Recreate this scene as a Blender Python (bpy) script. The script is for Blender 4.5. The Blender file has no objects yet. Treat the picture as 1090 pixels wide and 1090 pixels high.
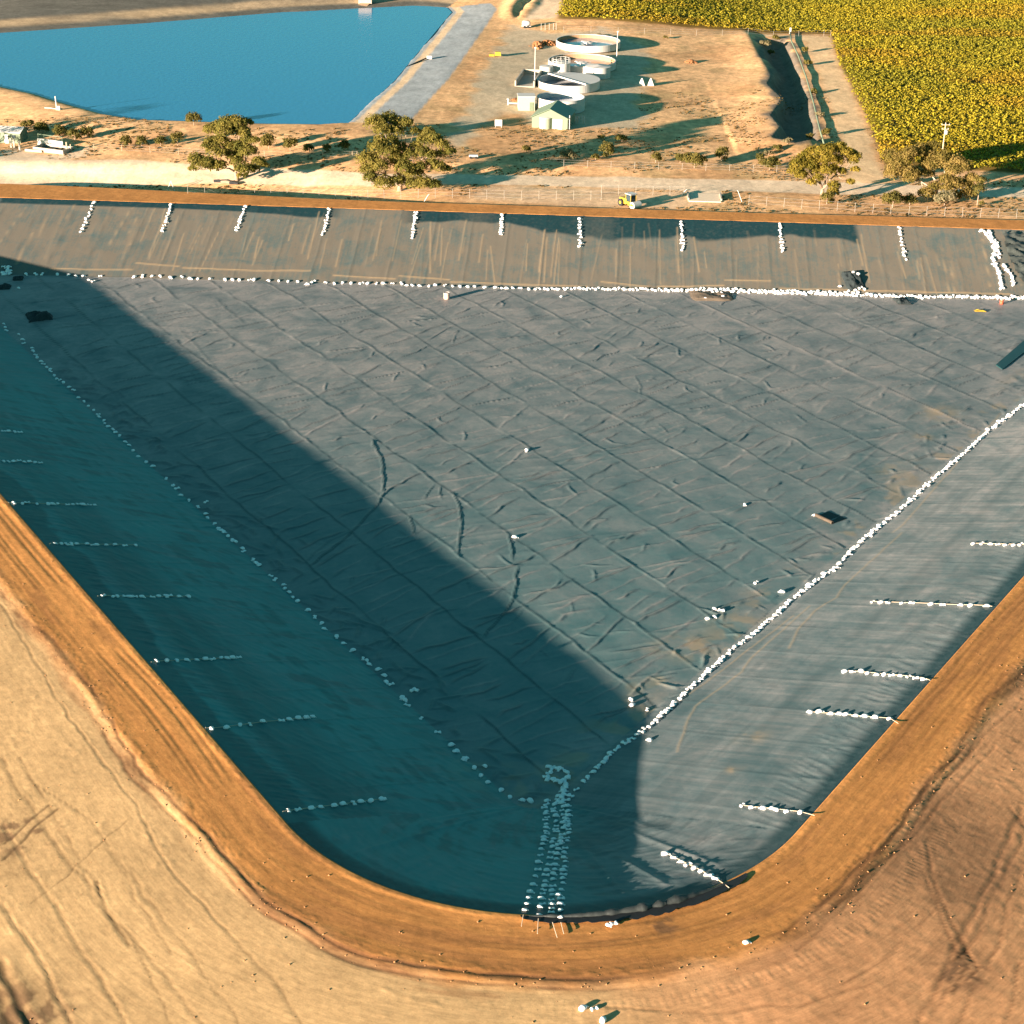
import bpy, math, random
import numpy as np
from mathutils import Vector, Matrix, Quaternion

R = math.radians
random.seed(7)
rs = np.random.RandomState(11)
scene = bpy.context.scene
COL = scene.collection

# ------------------------------------------------------------------ camera model (photo is 1090 px square)
F, TH, RO, H = 1937.0, R(25.0), R(0.9), 100.0
SUN_AZ, SUN_EL = R(40.0), R(8.07)          # direction the light travels in plan, and elevation
DEPTH = 7.0

def ray(px, py):
    x = (px - 545) / F; y = -(py - 545) / F
    c, s = math.cos(RO), math.sin(RO)
    x, y = c*x - s*y, s*x + c*y
    return np.array([x, math.cos(TH) + y*math.sin(TH), -math.sin(TH) + y*math.cos(TH)])

def atz(px, py, z):
    d = ray(px, py); t = (z - H)/d[2]
    return d[0]*t, d[1]*t

def at(px, py):
    """world point on the terrain under a photo pixel"""
    z = 0.0
    for _ in range(25):
        x, y = atz(px, py, z)
        z2 = float(height(np.array([x]), np.array([y]))[0])
        z = z + (z2 - z)*0.6
    return x, y, z

# ------------------------------------------------------------------ numpy noise
def _hash(ix, iy, seed):
    h = (ix.astype(np.int64)*374761393 + iy.astype(np.int64)*668265263 + seed*1442695041) & 0xffffffff
    h = ((h ^ (h >> 13))*1274126177) & 0xffffffff
    return ((h ^ (h >> 16)) & 0xffff)/65535.0

def vnoise(x, y, seed=0):
    x = np.asarray(x, float); y = np.asarray(y, float)
    ix = np.floor(x); iy = np.floor(y); fx = x-ix; fy = y-iy
    fx = fx*fx*(3-2*fx); fy = fy*fy*(3-2*fy)
    a = _hash(ix, iy, seed); b = _hash(ix+1, iy, seed); c = _hash(ix, iy+1, seed); d = _hash(ix+1, iy+1, seed)
    return (a*(1-fx)+b*fx)*(1-fy) + (c*(1-fx)+d*fx)*fy

def fbm(x, y, scale, oct=4, seed=0):
    v = 0; a = 1; t = 0; f = 1.0/scale
    for o in range(oct):
        v = v + a*vnoise(x*f + 17.3*o, y*f - 9.1*o, seed+o); t += a; a *= .5; f *= 2.03
    return v/t

def sstep(x, a, b):
    t = np.clip((x-a)/(b-a), 0, 1); return t*t*(3-2*t)

# ------------------------------------------------------------------ pond geometry
def _n(deg): return np.array([math.cos(R(deg)), math.sin(R(deg))])
SIDES = [  # inward normal, rim offset, toe normal, toe offset
    (_n(32.17), 58.9, _n(32.13), 84.7),                  # left
    (_n(147.25), None, _n(146.35), 84.45),               # right
    (_n(266.9), None, _n(268.27), None),                 # far
]
def _off(n, p): return float(n @ np.array(p))
pr_ = atz(957, 765, 0); pr2_ = atz(1057, 648, 0)
SIDES[1] = (SIDES[1][0], (_off(SIDES[1][0], pr_)+_off(SIDES[1][0], pr2_))/2, SIDES[1][2], SIDES[1][3])
pf_ = atz(360, 221.4, 0); pf2_ = atz(900, 238.5, 0)
_fd = np.array(pf_)-np.array(pf2_); _fn = np.array([-_fd[1], _fd[0]])/np.hypot(*_fd); _fn = -_fn if _fn[1] > 0 else _fn
tf_ = atz(545, 306, -DEPTH)
SIDES[2] = (_fn, _off(_fn, pf_), SIDES[2][2], _off(SIDES[2][2], tf_))
RC = 28.6
def corner(i, j, r):
    A = np.array([SIDES[i][0], SIDES[j][0]]); b = np.array([SIDES[i][1]+r, SIDES[j][1]+r])
    return np.linalg.solve(A, b)
CEN = [corner(0, 1, RC), corner(1, 2, RC), corner(2, 0, RC)]

def rim_d(x, y):
    """signed distance inside the rounded rim (positive inside)"""
    ds = [n[0]*x+n[1]*y-o for n, o, _, _ in SIDES]
    d = np.minimum(np.minimum(ds[0], ds[1]), ds[2])
    for k, (i, j) in enumerate(((0, 1), (1, 2), (2, 0))):
        c = CEN[k]
        vx = x-c[0]; vy = y-c[1]
        ti = _perp_toward(SIDES[i][0], SIDES[j][0]); tj = _perp_toward(SIDES[j][0], SIDES[i][0])
        m = (vx*ti[0]+vy*ti[1] > 0) & (vx*tj[0]+vy*tj[1] > 0)
        d = np.where(m, RC-np.hypot(vx, vy), d)
    return d
def _perp_toward(n, m):
    t = np.array([-n[1], n[0]])
    return t if t @ (-m) > 0 else -t

def pond_z(x, y, withside=False):
    best = np.full(np.shape(x), -DEPTH); side = np.full(np.shape(x), 3)
    for k, (n, o, nt, ot) in enumerate(SIDES):
        dr = n[0]*x+n[1]*y-o; dt = ot-(nt[0]*x+nt[1]*y)
        zz = -DEPTH*np.clip(dr/np.maximum(dr+dt, 1e-3), -0.2, 1.0)
        side = np.where(zz > best, k, side); best = np.maximum(best, zz)
    for k, (i, j) in enumerate(((0, 1), (1, 2), (2, 0))):
        c = CEN[k]; vx = x-c[0]; vy = y-c[1]
        ti = _perp_toward(SIDES[i][0], SIDES[j][0]); tj = _perp_toward(SIDES[j][0], SIDES[i][0])
        a = vx*ti[0]+vy*ti[1]; b = vx*tj[0]+vy*tj[1]
        m = (a > 0) & (b > 0)
        wgt = a/np.maximum(a+b, 1e-6)      # 0 near side i's tangent
        Ws = []
        for q in (i, j):
            ft = CEN[k]-SIDES[q][0]*RC; Ws.append(SIDES[q][3]-float(SIDES[q][2] @ ft))
        W = Ws[0]*(1-wgt)+Ws[1]*wgt
        zz = np.maximum(-DEPTH, -DEPTH*(RC-np.hypot(vx, vy))/W)
        best = np.where(m, np.where(zz > -DEPTH, zz, -DEPTH), best)
        side = np.where(m & (zz > -DEPTH), 4+k, side)
    return (best, side) if withside else best

# ------------------------------------------------------------------ outer terrain
G0 = -0.5
WL = 1.2
WATER_PX = [(-60, 78), (0, 93), (35, 100), (70, 111), (110, 122), (150, 128.5), (250, 131), (340, 133), (371, 131),
            (385, 118), (420, 86), (450, 50), (481, 13), (476, 8), (455, 6.5), (440, 6), (300, 13), (150, 25), (0, 35), (-60, 40)]
WATER = np.array([atz(px, py, WL) for px, py in WATER_PX])
W_GROUP = [0]*8 + [1]*5 + [2]*6 + [3]      # edge groups: near, right, far, off-frame left

def seg_dist(x, y, a, b):
    ab = b-a; t = np.clip(((x-a[0])*ab[0]+(y-a[1])*ab[1])/(ab@ab), 0, 1)
    return np.hypot(x-a[0]-t*ab[0], y-a[1]-t*ab[1])

def inpoly(x, y, P):
    c = np.zeros(np.shape(x), bool); n = len(P)
    for i in range(n):
        x1, y1 = P[i]; x2, y2 = P[(i+1) % n]
        if y1 == y2: continue
        c ^= ((y1 > y) != (y2 > y)) & (x < (x2-x1)*(y-y1)/(y2-y1)+x1)
    return c

def polysd(x, y, P):
    d = np.full(np.shape(x), 1e9)
    for i in range(len(P)): d = np.minimum(d, seg_dist(x, y, np.array(P[i]), np.array(P[(i+1) % len(P)])))
    return np.where(inpoly(x, y, P), -d, d)

def pxpoly(pts, z=G0): return [atz(px, py, z) for px, py in pts]
PIT = pxpoly([(812, 41), (838, 42), (846, 60), (857, 90), (868, 130), (872, 152), (850, 157), (822, 152), (831, 140), (821, 128),
              (833, 110), (817, 94), (827, 76), (814, 62)])
MOUND = pxpoly([(531, 31), (527, 20), (545, -14), (592, -14), (578, 18), (562, 31)])
VINE = pxpoly([(592, 31), (612, -16), (1180, -16), (1180, 190), (962, 176), (940, 172), (933, 150), (912, 102), (892, 64), (884, 36), (780, 35.5), (660, 33)], -.3)

def crest_w(x, y):
    far = sstep(y, 300, 345)
    wfar = 6.0 + 4.5*sstep(-x, 20, 110) + 0.8*sstep(x, 40, 100)
    wn = 7.6 + 1.2*sstep(-(y-150), -10, 25)*(1-sstep(np.abs(x-3), 12, 35)) - 0.9*sstep(x, 25, 60)
    return wn*(1-far) + wfar*far

def outer_z(x, y, d):
    """d = distance outside the rim"""
    far = sstep(y, 305, 350)
    cw = crest_w(x, y)
    e = np.maximum(0, d-cw)
    slope = .055 + .03*sstep(x, -5, 30)
    near = -np.minimum(slope*e, 4.0) - .12*sstep(e, 0, 1.6)
    ditch = -2.4*sstep(-x, 8, 50)*(1-sstep(e, 9, 26))
    farz = np.where(e > 0, (G0 + ditch)*sstep(e, 0, 2.2), 0)
    # reservoir embankment
    farm = (far > .5) & (x < 190) & (y > 385)
    if np.any(farm):
        xs, ys = x[farm], y[farm]
        gd = [np.full(xs.shape, 1e9) for _ in range(4)]
        for i in range(len(WATER)):
            g = W_GROUP[i]
            gd[g] = np.minimum(gd[g], seg_dist(xs, ys, WATER[i], WATER[(i+1) % len(WATER)]))
        ins = inpoly(xs, ys, WATER)
        zs = []
        s = gd[0]; zs.append(WL + .35*sstep(s, 0, 1.0) - (WL+.35-G0)*sstep(s, 4, 34))
        s = gd[1]; zs.append(WL + .7*np.clip(s/13, 0, 1) - (WL+.7-G0)*sstep(s, 10, 100))
        s = gd[2]; zs.append(WL + 5.0*np.clip(s/42, 0, 1) - (WL+5-G0)*sstep(s, 50, 110))
        zs.append(WL + .4 - (WL+.4-G0)*sstep(gd[3], 4, 34))
        w = [1/(g+.05)**4 for g in gd]; sw = sum(w)
        z = sum(a*b for a, b in zip(w, zs))/sw
        z = np.where(ins, WL - np.minimum(2.5, .35*np.minimum(np.minimum(gd[0], gd[1]), np.minimum(gd[2], gd[3]))), z)
        blend = sstep(ys, 388, 396)
        f2 = farz[farm]; farz = farz.copy(); farz[farm] = f2*(1-blend)+z*blend
    m = (x > 50) & (x < 125) & (y > 395) & (y < 580)
    if np.any(m):
        sd = polysd(x[m], y[m], PIT)
        f2 = farz[m]; farz = farz.copy(); west = 1-sstep(x[m], 67, 72); farz[m] = f2 - np.clip(-sd*.9, 0, 2.4) + np.where(sd > 0, 1.2*np.exp(-(sd/9)**2)*west, 1.2*np.exp(-(sd/1.2)**2)*west)  # berm added on the west edge so its shadow darkens the pit
    m = (x > -30) & (x < 25) & (y > 540)
    if np.any(m):
        sd = polysd(x[m], y[m], MOUND)
        n = np.abs(np.sin((x[m]*.93-y[m]*.12)*.33 + 2*fbm(x[m], y[m], 18, 3, 5)))
        f2 = farz[m]; farz = farz.copy(); farz[m] = f2 + sstep(-sd, 0, 6)*(n*1.5-.1)
    # the land-form beyond the plant's grassed slope: low swells
    swell = (fbm(x, y, 22, 3, 31)-.5)*.5*sstep(e, 3, 20)
    z = near*(1-far) + (farz+swell*far*(1-0))*far
    return z

def small_relief(x, y, d):
    z = (fbm(x, y, 3.0, 4, 3)-.5)*.018 + (fbm(x, y, .9, 3, 4)-.5)*.02
    return z*sstep(d, .1, .8)

def height(x, y):
    x = np.asarray(x, float); y = np.asarray(y, float)
    d = rim_d(x, y)
    return np.where(d > 0, pond_z(x, y), outer_z(x, y, np.maximum(-d, 0)))

# ------------------------------------------------------------------ object helpers
def tag(o, label=None, cat=None, group=None, kind=None):
    if label: o['label'] = label
    if cat: o['category'] = cat
    if group: o['group'] = group
    if kind: o['kind'] = kind
    return o

def mesh_np(name, V, Fq, mat, parent=None, attrs=None, smooth=False, mats=None, midx=None):
    """V (n,3), Fq (m,k) with constant k"""
    me = bpy.data.meshes.new(name)
    V = np.asarray(V, np.float32); Fq = np.asarray(Fq, np.int32)
    me.vertices.add(len(V)); me.vertices.foreach_set('co', V.ravel())
    k = Fq.shape[1]
    me.loops.add(Fq.size); me.loops.foreach_set('vertex_index', Fq.ravel())
    me.polygons.add(len(Fq)); me.polygons.foreach_set('loop_start', np.arange(0, Fq.size, k, dtype=np.int32))
    if smooth: me.polygons.foreach_set('use_smooth', np.ones(len(Fq), bool))
    if attrs:
        for an, (tp, data) in attrs.items():
            a = me.attributes.new(an, tp, 'POINT')
            if tp == 'FLOAT': a.data.foreach_set('value', np.asarray(data, np.float32).ravel())
            elif tp == 'FLOAT_COLOR':
                dd = np.ones((len(V), 4), np.float32); dd[:, :3] = data; a.data.foreach_set('color', dd.ravel())
    for m in (mats or [mat]): me.materials.append(m)
    if midx is not None: me.polygons.foreach_set('material_index', np.asarray(midx, np.int32))
    me.update(calc_edges=True); me.validate()
    o = bpy.data.objects.new(name, me); COL.objects.link(o)
    if parent: o.parent = parent
    return o

class MB:
    """collects simple shapes into one mesh"""
    def __init__(s): s.v = []; s.f = []; s.m = []
    def add(s, vs, fs, mi=0):
        b = len(s.v); s.v += [tuple(v) for v in vs]; s.f += [tuple(b+i for i in f) for f in fs]; s.m += [mi]*len(fs); return s
    def box(s, c, size, rz=0, mi=0, taper=1.0):
        x, y, z = size[0]/2, size[1]/2, size[2]/2; vs = []
        for sz in (-1, 1):
            t = 1 if sz < 0 else taper
            for sx, sy in ((-1, -1), (1, -1), (1, 1), (-1, 1)):
                a, b = sx*x*t, sy*y*t
                vs.append((c[0]+a*math.cos(rz)-b*math.sin(rz), c[1]+a*math.sin(rz)+b*math.cos(rz), c[2]+sz*z))
        return s.add(vs, [(3, 2, 1, 0), (4, 5, 6, 7), (0, 1, 5, 4), (1, 2, 6, 5), (2, 3, 7, 6), (3, 0, 4, 7)], mi)
    def tube(s, pts, rad, n=6, mi=0, cap=True):
        pts = [Vector(p) for p in pts]
        rads = rad if isinstance(rad, (list, tuple)) else [rad]*len(pts)
        rings = []
        for i, p in enumerate(pts):
            d = (pts[min(i+1, len(pts)-1)]-pts[max(i-1, 0)]).normalized()
            a = d.orthogonal().normalized() if i == 0 else (a - d*a.dot(d)).normalized()
            b = d.cross(a)
            rings.append([p+a*rads[i]*math.cos(2*math.pi*k/n)+b*rads[i]*math.sin(2*math.pi*k/n) for k in range(n)])
        vs = [v for r in rings for v in r]; fs = []
        for i in range(len(rings)-1):
            for k in range(n):
                fs.append((i*n+k, i*n+(k+1) % n, (i+1)*n+(k+1) % n, (i+1)*n+k))
        if cap: fs.append(tuple(reversed(range(n)))); fs.append(tuple((len(rings)-1)*n+k for k in range(n)))
        return s.add(vs, fs, mi)
    def lathe(s, prof, n=48, c=(0, 0), mi=0, a0=0, a1=2*math.pi):
        full = abs(a1-a0-2*math.pi) < 1e-6; m = n if full else n+1
        vs = []
        for r, z in prof:
            for k in range(m):
                a = a0+(a1-a0)*k/n; vs.append((c[0]+r*math.cos(a), c[1]+r*math.sin(a), z))
        fs = []
        for i in range(len(prof)-1):
            for k in range(n):
                k2 = (k+1) % m
                fs.append((i*m+k, i*m+k2, (i+1)*m+k2, (i+1)*m+k))
        return s.add(vs, fs, mi)
    def build(s, name, mats, parent=None, smooth=False, loc=None):
        me = bpy.data.meshes.new(name); me.from_pydata(s.v, [], s.f)
        for m in (mats if isinstance(mats, list) else [mats]): me.materials.append(m)
        for p, mi in zip(me.polygons, s.m): p.material_index = mi; p.use_smooth = smooth
        me.update()
        o = bpy.data.objects.new(name, me); COL.objects.link(o)
        if parent: o.parent = parent
        if loc: o.location = loc
        return o

def empty(name, loc, rz=0):
    o = bpy.data.objects.new(name, None); COL.objects.link(o); o.location = loc; o.rotation_euler = (0, 0, rz)
    o.empty_display_size = .5
    return o

# ------------------------------------------------------------------ materials
def new_mat(name):
    m = bpy.data.materials.new(name); m.use_nodes = True
    nt = m.node_tree; b = nt.nodes['Principled BSDF']
    return m, nt, b
def N(nt, t, **kw):
    n = nt.nodes.new(t)
    for k, v in kw.items():
        if k.startswith('i_'): n.inputs[k[2:].replace('_', ' ')].default_value = v
        else: setattr(n, k, v)
    return n
def simple(name, col, rough=.7, var=.15, scale=3.0, metal=0, bump=0, spec=.3, coat=0):
    m, nt, b = new_mat(name)
    tc = N(nt, 'ShaderNodeTexCoord'); no = N(nt, 'ShaderNodeTexNoise'); no.inputs['Scale'].default_value = scale; no.inputs['Detail'].default_value = 5
    nt.links.new(tc.outputs['Object'], no.inputs['Vector'])
    mx = N(nt, 'ShaderNodeMix', data_type='RGBA')
    mx.inputs[6].default_value = (*[c*(1-var) for c in col], 1); mx.inputs[7].default_value = (*[min(1, c*(1+var)) for c in col], 1)
    nt.links.new(no.outputs['Fac'], mx.inputs[0]); nt.links.new(mx.outputs[2], b.inputs['Base Color'])
    b.inputs['Roughness'].default_value = rough; b.inputs['Metallic'].default_value = metal; b.inputs['Specular IOR Level'].default_value = spec
    if bump:
        bp = N(nt, 'ShaderNodeBump'); bp.inputs['Strength'].default_value = bump; bp.inputs['Distance'].default_value = .05
        nt.links.new(no.outputs['Fac'], bp.inputs['Height']); nt.links.new(bp.outputs[0], b.inputs['Normal'])
    return m

M = {}
M['bag'] = simple('woven_white', (.80, .80, .79), .85, .14, 1.7, bump=.5)
M['rope'] = simple('rope_fibre', (.45, .38, .28), .9)
M['white'] = simple('white_paint', (.50, .49, .46), .55, .08, 1.2)
M['concrete'] = simple('concrete', (.34, .31, .26), .85, .2, 1.5, bump=.2)
M['concrete_dk'] = simple('concrete_stained', (.36, .25, .15), .9, .3, 1.0)
M['green_sheet'] = simple('pale_green_sheet', (.15, .20, .135), .5, .06, 1)
M['metal'] = simple('galvanised', (.55, .55, .53), .5, .1, 2, metal=.3)
M['dark'] = simple('dark_rubber', (.015, .018, .02), .6, .3, 2)
M['mat'] = simple('dark_geotextile', (.02, .03, .032), .85, .4, 1.5, bump=.5)
M['matbrown'] = simple('dusty_liner_scrap', (.14, .11, .08), .8, .3, 2, bump=.5)
M['rolldark'] = simple('rolled_liner', (.07, .055, .04), .7, .6, 1.5)
M['yellow'] = simple('yellow_paint', (.42, .28, .03), .45, .15, 2)
M['red'] = simple('red_plastic', (.55, .09, .04), .5, .1, 3)
M['postgrey'] = simple('weathered_post', (.26, .24, .2), .8)
M['glass'] = simple('cab_glass', (.03, .05, .06), .1, .1, 3, spec=.6)
M['wood'] = simple('timber_pole', (.42, .34, .24), .85, .2, 3)
M['bark'] = simple('gum_bark', (.28, .21, .15), .9, .35, 2, bump=.5)
M['bark_pale'] = simple('pale_bark', (.45, .36, .26), .9, .3, 2, bump=.5)
M['rubble'] = simple('orange_rubble', (.24, .11, .045), .95, .4, 1.5, bump=.6)
M['stripblue'] = simple('clean_liner_strip', (.012, .05, .055), .5, .1, 1)

def leaf_mat(name, c1, c2, scale=.6):
    m, nt, b = new_mat(name)
    g = N(nt, 'ShaderNodeNewGeometry'); no = N(nt, 'ShaderNodeTexNoise'); no.inputs['Scale'].default_value = scale; no.inputs['Detail'].default_value = 3
    nt.links.new(g.outputs['Position'], no.inputs['Vector'])
    mr = N(nt, 'ShaderNodeMapRange'); mr.inputs[1].default_value = .35; mr.inputs[2].default_value = .65
    nt.links.new(no.outputs['Fac'], mr.inputs[0])
    at_ = N(nt, 'ShaderNodeAttribute', attribute_name='tone')
    ad = N(nt, 'ShaderNodeMath', operation='ADD'); ad.use_clamp = True
    nt.links.new(mr.outputs[0], ad.inputs[0]); nt.links.new(at_.outputs['Fac'], ad.inputs[1])
    mx = N(nt, 'ShaderNodeMix', data_type='RGBA'); mx.inputs[6].default_value = (*c1, 1); mx.inputs[7].default_value = (*c2, 1)
    nt.links.new(ad.outputs[0], mx.inputs[0]); nt.links.new(mx.outputs[2], b.inputs['Base Color'])
    b.inputs['Roughness'].default_value = .8; b.inputs['Specular IOR Level'].default_value = .1
    tr = N(nt, 'ShaderNodeBsdfTranslucent'); nt.links.new(mx.outputs[2], tr.inputs[0]); ms = N(nt, 'ShaderNodeMixShader'); ms.inputs[0].default_value = .5
    nt.links.new(b.outputs[0], ms.inputs[1]); nt.links.new(tr.outputs[0], ms.inputs[2]); nt.links.new(ms.outputs[0], nt.nodes['Material Output'].inputs['Surface'])
    return m
M['leaf'] = leaf_mat('gum_leaves', (.115, .118, .026), (.25, .21, .05))
M['leaf_y'] = leaf_mat('yellow_gum_leaves', (.14, .125, .018), (.30, .23, .04))
M['leaf_b'] = leaf_mat('olive_brown_leaves', (.15, .125, .03), (.30, .22, .07))
M['leaf_s'] = leaf_mat('shrub_leaves', (.10, .10, .026), (.20, .165, .045), 1.2)
M['leaf_pale'] = leaf_mat('dry_shrub_leaves', (.18, .17, .09), (.32, .27, .15), 1.2)

# ---- ground material: zone colour attribute times procedural detail
def ground_mat():
    m, nt, b = new_mat('earth')
    L = nt.links.new
    col = N(nt, 'ShaderNodeAttribute', attribute_name='zone')
    tex = N(nt, 'ShaderNodeAttribute', attribute_name='grass')
    trd = N(nt, 'ShaderNodeAttribute', attribute_name='tread')
    sv = N(nt, 'ShaderNodeAttribute', attribute_name='along')
    g = N(nt, 'ShaderNodeNewGeometry')
    n1 = N(nt, 'ShaderNodeTexNoise'); n1.inputs['Scale'].default_value = 1.3; n1.inputs['Detail'].default_value = 12; n1.inputs['Roughness'].default_value = .76
    n2 = N(nt, 'ShaderNodeTexNoise'); n2.inputs['Scale'].default_value = .12; n2.inputs['Detail'].default_value = 6
    n3 = N(nt, 'ShaderNodeTexNoise'); n3.inputs['Scale'].default_value = .5; n3.inputs['Detail'].default_value = 6; n3.inputs['Roughness'].default_value = .75
    for n in (n1, n2, n3): L(g.outputs['Position'], n.inputs['Vector'])
    r1 = N(nt, 'ShaderNodeMapRange'); r1.inputs[1].default_value = .3; r1.inputs[2].default_value = .7; r1.inputs[3].default_value = .78; r1.inputs[4].default_value = 1.2
    L(n1.outputs['Fac'], r1.inputs[0])
    r2 = N(nt, 'ShaderNodeMapRange'); r2.inputs[1].default_value = .3; r2.inputs[2].default_value = .7; r2.inputs[3].default_value = .88; r2.inputs[4].default_value = 1.1
    L(n2.outputs['Fac'], r2.inputs[0])
    ov = N(nt, 'ShaderNodeAttribute', attribute_name='out'); cs = N(nt, 'ShaderNodeCombineXYZ')
    q1 = N(nt, 'ShaderNodeMath', operation='MULTIPLY'); q1.inputs[1].default_value = .22; L(sv.outputs['Fac'], q1.inputs[0]); L(q1.outputs[0], cs.inputs[0]); L(ov.outputs['Fac'], cs.inputs[1])
    nk = N(nt, 'ShaderNodeTexNoise'); nk.inputs['Scale'].default_value = 2.4; nk.inputs['Detail'].default_value = 7; nk.inputs['Roughness'].default_value = .72; L(cs.outputs[0], nk.inputs['Vector'])
    rk = N(nt, 'ShaderNodeMapRange'); rk.inputs[1].default_value = .3; rk.inputs[2].default_value = .7; rk.inputs[3].default_value = .76; rk.inputs[4].default_value = 1.2; L(nk.outputs['Fac'], rk.inputs[0])
    mk = N(nt, 'ShaderNodeMath', operation='MULTIPLY'); L(r1.outputs[0], mk.inputs[0]); L(rk.outputs[0], mk.inputs[1])
    mu = N(nt, 'ShaderNodeMath', operation='MULTIPLY'); L(mk.outputs[0], mu.inputs[0]); L(r2.outputs[0], mu.inputs[1])
    # grass mottling
    r3 = N(nt, 'ShaderNodeMapRange'); r3.inputs[1].default_value = .38; r3.inputs[2].default_value = .62; r3.inputs[3].default_value = .72; r3.inputs[4].default_value = 1.15
    L(n3.outputs['Fac'], r3.inputs[0])
    mg = N(nt, 'ShaderNodeMix', data_type='FLOAT'); mg.inputs[2].default_value = 1
    L(tex.outputs['Fac'], mg.inputs[0]); L(r3.outputs[0], mg.inputs[3])
    mu2 = N(nt, 'ShaderNodeMath', operation='MULTIPLY'); L(mu.outputs[0], mu2.inputs[0]); L(mg.outputs[0], mu2.inputs[1])
    vm = N(nt, 'ShaderNodeVectorMath', operation='SCALE'); L(col.outputs['Color'], vm.inputs[0]); L(mu2.outputs[0], vm.inputs['Scale'])
    L(vm.outputs[0], b.inputs['Base Color'])
    b.inputs['Roughness'].default_value = .95; b.inputs['Specular IOR Level'].default_value = .1
    # relief
    wv = N(nt, 'ShaderNodeMath', operation='SINE'); wm = N(nt, 'ShaderNodeMath', operation='MULTIPLY'); wm.inputs[1].default_value = 2*math.pi/.5
    L(sv.outputs['Fac'], wm.inputs[0]); L(wm.outputs[0], wv.inputs[0])
    wt = N(nt, 'ShaderNodeMath', operation='MULTIPLY'); L(wv.outputs[0], wt.inputs[0]); L(trd.outputs['Fac'], wt.inputs[1])
    ws = N(nt, 'ShaderNodeMath', operation='MULTIPLY'); L(wt.outputs[0], ws.inputs[0]); ws.inputs[1].default_value = .16
    n5 = N(nt, 'ShaderNodeTexNoise'); n5.inputs['Scale'].default_value = 3.2; n5.inputs['Detail'].default_value = 6; n5.inputs['Roughness'].default_value = .7; L(g.outputs['Position'], n5.inputs['Vector'])
    h5 = N(nt, 'ShaderNodeMath', operation='MULTIPLY'); h5.inputs[1].default_value = .75; L(n5.outputs['Fac'], h5.inputs[0]); h6 = N(nt, 'ShaderNodeMath', operation='ADD'); L(n1.outputs['Fac'], h6.inputs[0]); L(h5.outputs[0], h6.inputs[1])
    hn = N(nt, 'ShaderNodeMath', operation='ADD'); L(h6.outputs[0], hn.inputs[0]); L(ws.outputs[0], hn.inputs[1])
    bp = N(nt, 'ShaderNodeBump'); bp.inputs['Strength'].default_value = .30; bp.inputs['Distance'].default_value = .06
    L(hn.outputs[0], bp.inputs['Height']); L(bp.outputs[0], b.inputs['Normal'])
    return m
M['earth'] = ground_mat()

# ------------------------------------------------------------------ GROUND: one sheet in rim coordinates
def rim_curve():
    P = []; Nn = []; S = []
    def step_for(p):
        if p[1] < 222: return .2
        if p[1] > 335: return .55
        return 3.0
    # order: right line (going up) -> far right arc -> far line -> far left arc -> left line (down) -> near arc
    def foot(k, c): n = SIDES[k][0]; return c - n*RC
    pts = []
    def arc(c, a0, a1):
        a = a0; L = RC*abs(a1-a0); st = .2 if c[1] < 222 else .45
        n = max(2, int(L/st))
        for i in range(n): pts.append((c+RC*np.array([math.cos(a0+(a1-a0)*i/n), math.sin(a0+(a1-a0)*i/n)]), None, c))
    def ln(a, b, k):
        t = 0.0; L = np.linalg.norm(b-a); u = (b-a)/L
        while t < L-.12:
            p = a+u*t; pts.append((p, -SIDES[k][0], None)); t += step_for(p)
    def aang(k): n = -SIDES[k][0]; return math.atan2(n[1], n[0])
    aL, aR, aF = aang(0), aang(1), aang(2)     # outward directions
    while aR < aL: aR += 2*math.pi
    ln(foot(0, CEN[2]), foot(0, CEN[0]), 0)
    n_left = len(pts)
    arc(CEN[0], aL, aR)
    ln(foot(1, CEN[0]), foot(1, CEN[1]), 1)
    aR2 = aR; aF2 = aF
    while aF2 < aR2: aF2 += 2*math.pi
    arc(CEN[1], aR2, aF2)
    ln(foot(2, CEN[1]), foot(2, CEN[2]), 2)
    aL2 = aL
    while aL2 < aF2: aL2 += 2*math.pi
    arc(CEN[2], aF2, aL2)
    for p, n, c in pts:
        if n is None: n = (p-c)/np.linalg.norm(p-c)
        P.append(p); Nn.append(n)
    P = np.array(P); Nn = np.array(Nn)
    ds = np.r_[0, np.cumsum(np.linalg.norm(np.diff(P, axis=0), axis=1))]
    return P, Nn, ds-ds[n_left]
RP, RN, RS = rim_curve()
ARC_MID = RC*0.5*1.99

def dlist():
    d = [0, 0.0, .12]
    while d[-1] < 13: d.append(d[-1]+.16)
    while d[-1] < 44: d.append(d[-1]+.25)
    while d[-1] < 130: d.append(d[-1]+.75)
    while d[-1] < 300: d.append(d[-1]+1.3)
    while d[-1] < 6000: d.append(d[-1]*1.18)
    return np.array(d)
DL = dlist()

def near_px(pts): return np.array([atz(px, py, 0) for px, py in pts])
# ruts: (pixel polyline, width, depth, colour darkening)
RUTS = []
def rut(pts, w=.28, h=.1, stain=.35): RUTS.append((near_px(pts), min(w*.52, .45), h*1.15, min(.95, stain*1.45)))
rut([(0, 870), (60, 960), (130, 1070), (150, 1110)]); rut([(-10, 940), (30, 990), (60, 1050), (80, 1100)], .3, .14)
rut([(0, 800), (50, 880), (110, 960), (190, 1050), (230, 1110)], .25, .07); rut([(20, 800), (80, 900), (140, 1000), (200, 1110)], .22, .05)
rut([(40, 830), (100, 870), (180, 1010)], .22, .05); rut([(100, 930), (125, 985), (133, 1000)], .3, .1, .6)
rut([(30, 950), (70, 925), (135, 870)], .2, .05); rut([(0, 905), (30, 880), (60, 855)], .35, .05, .7); rut([(0, 890), (25, 872), (50, 850)], .3, .05, .7)
rut([(0, 640), (60, 740), (140, 850), (180, 920), (300, 1050), (340, 1110)], .25, .05, .3)
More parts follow.
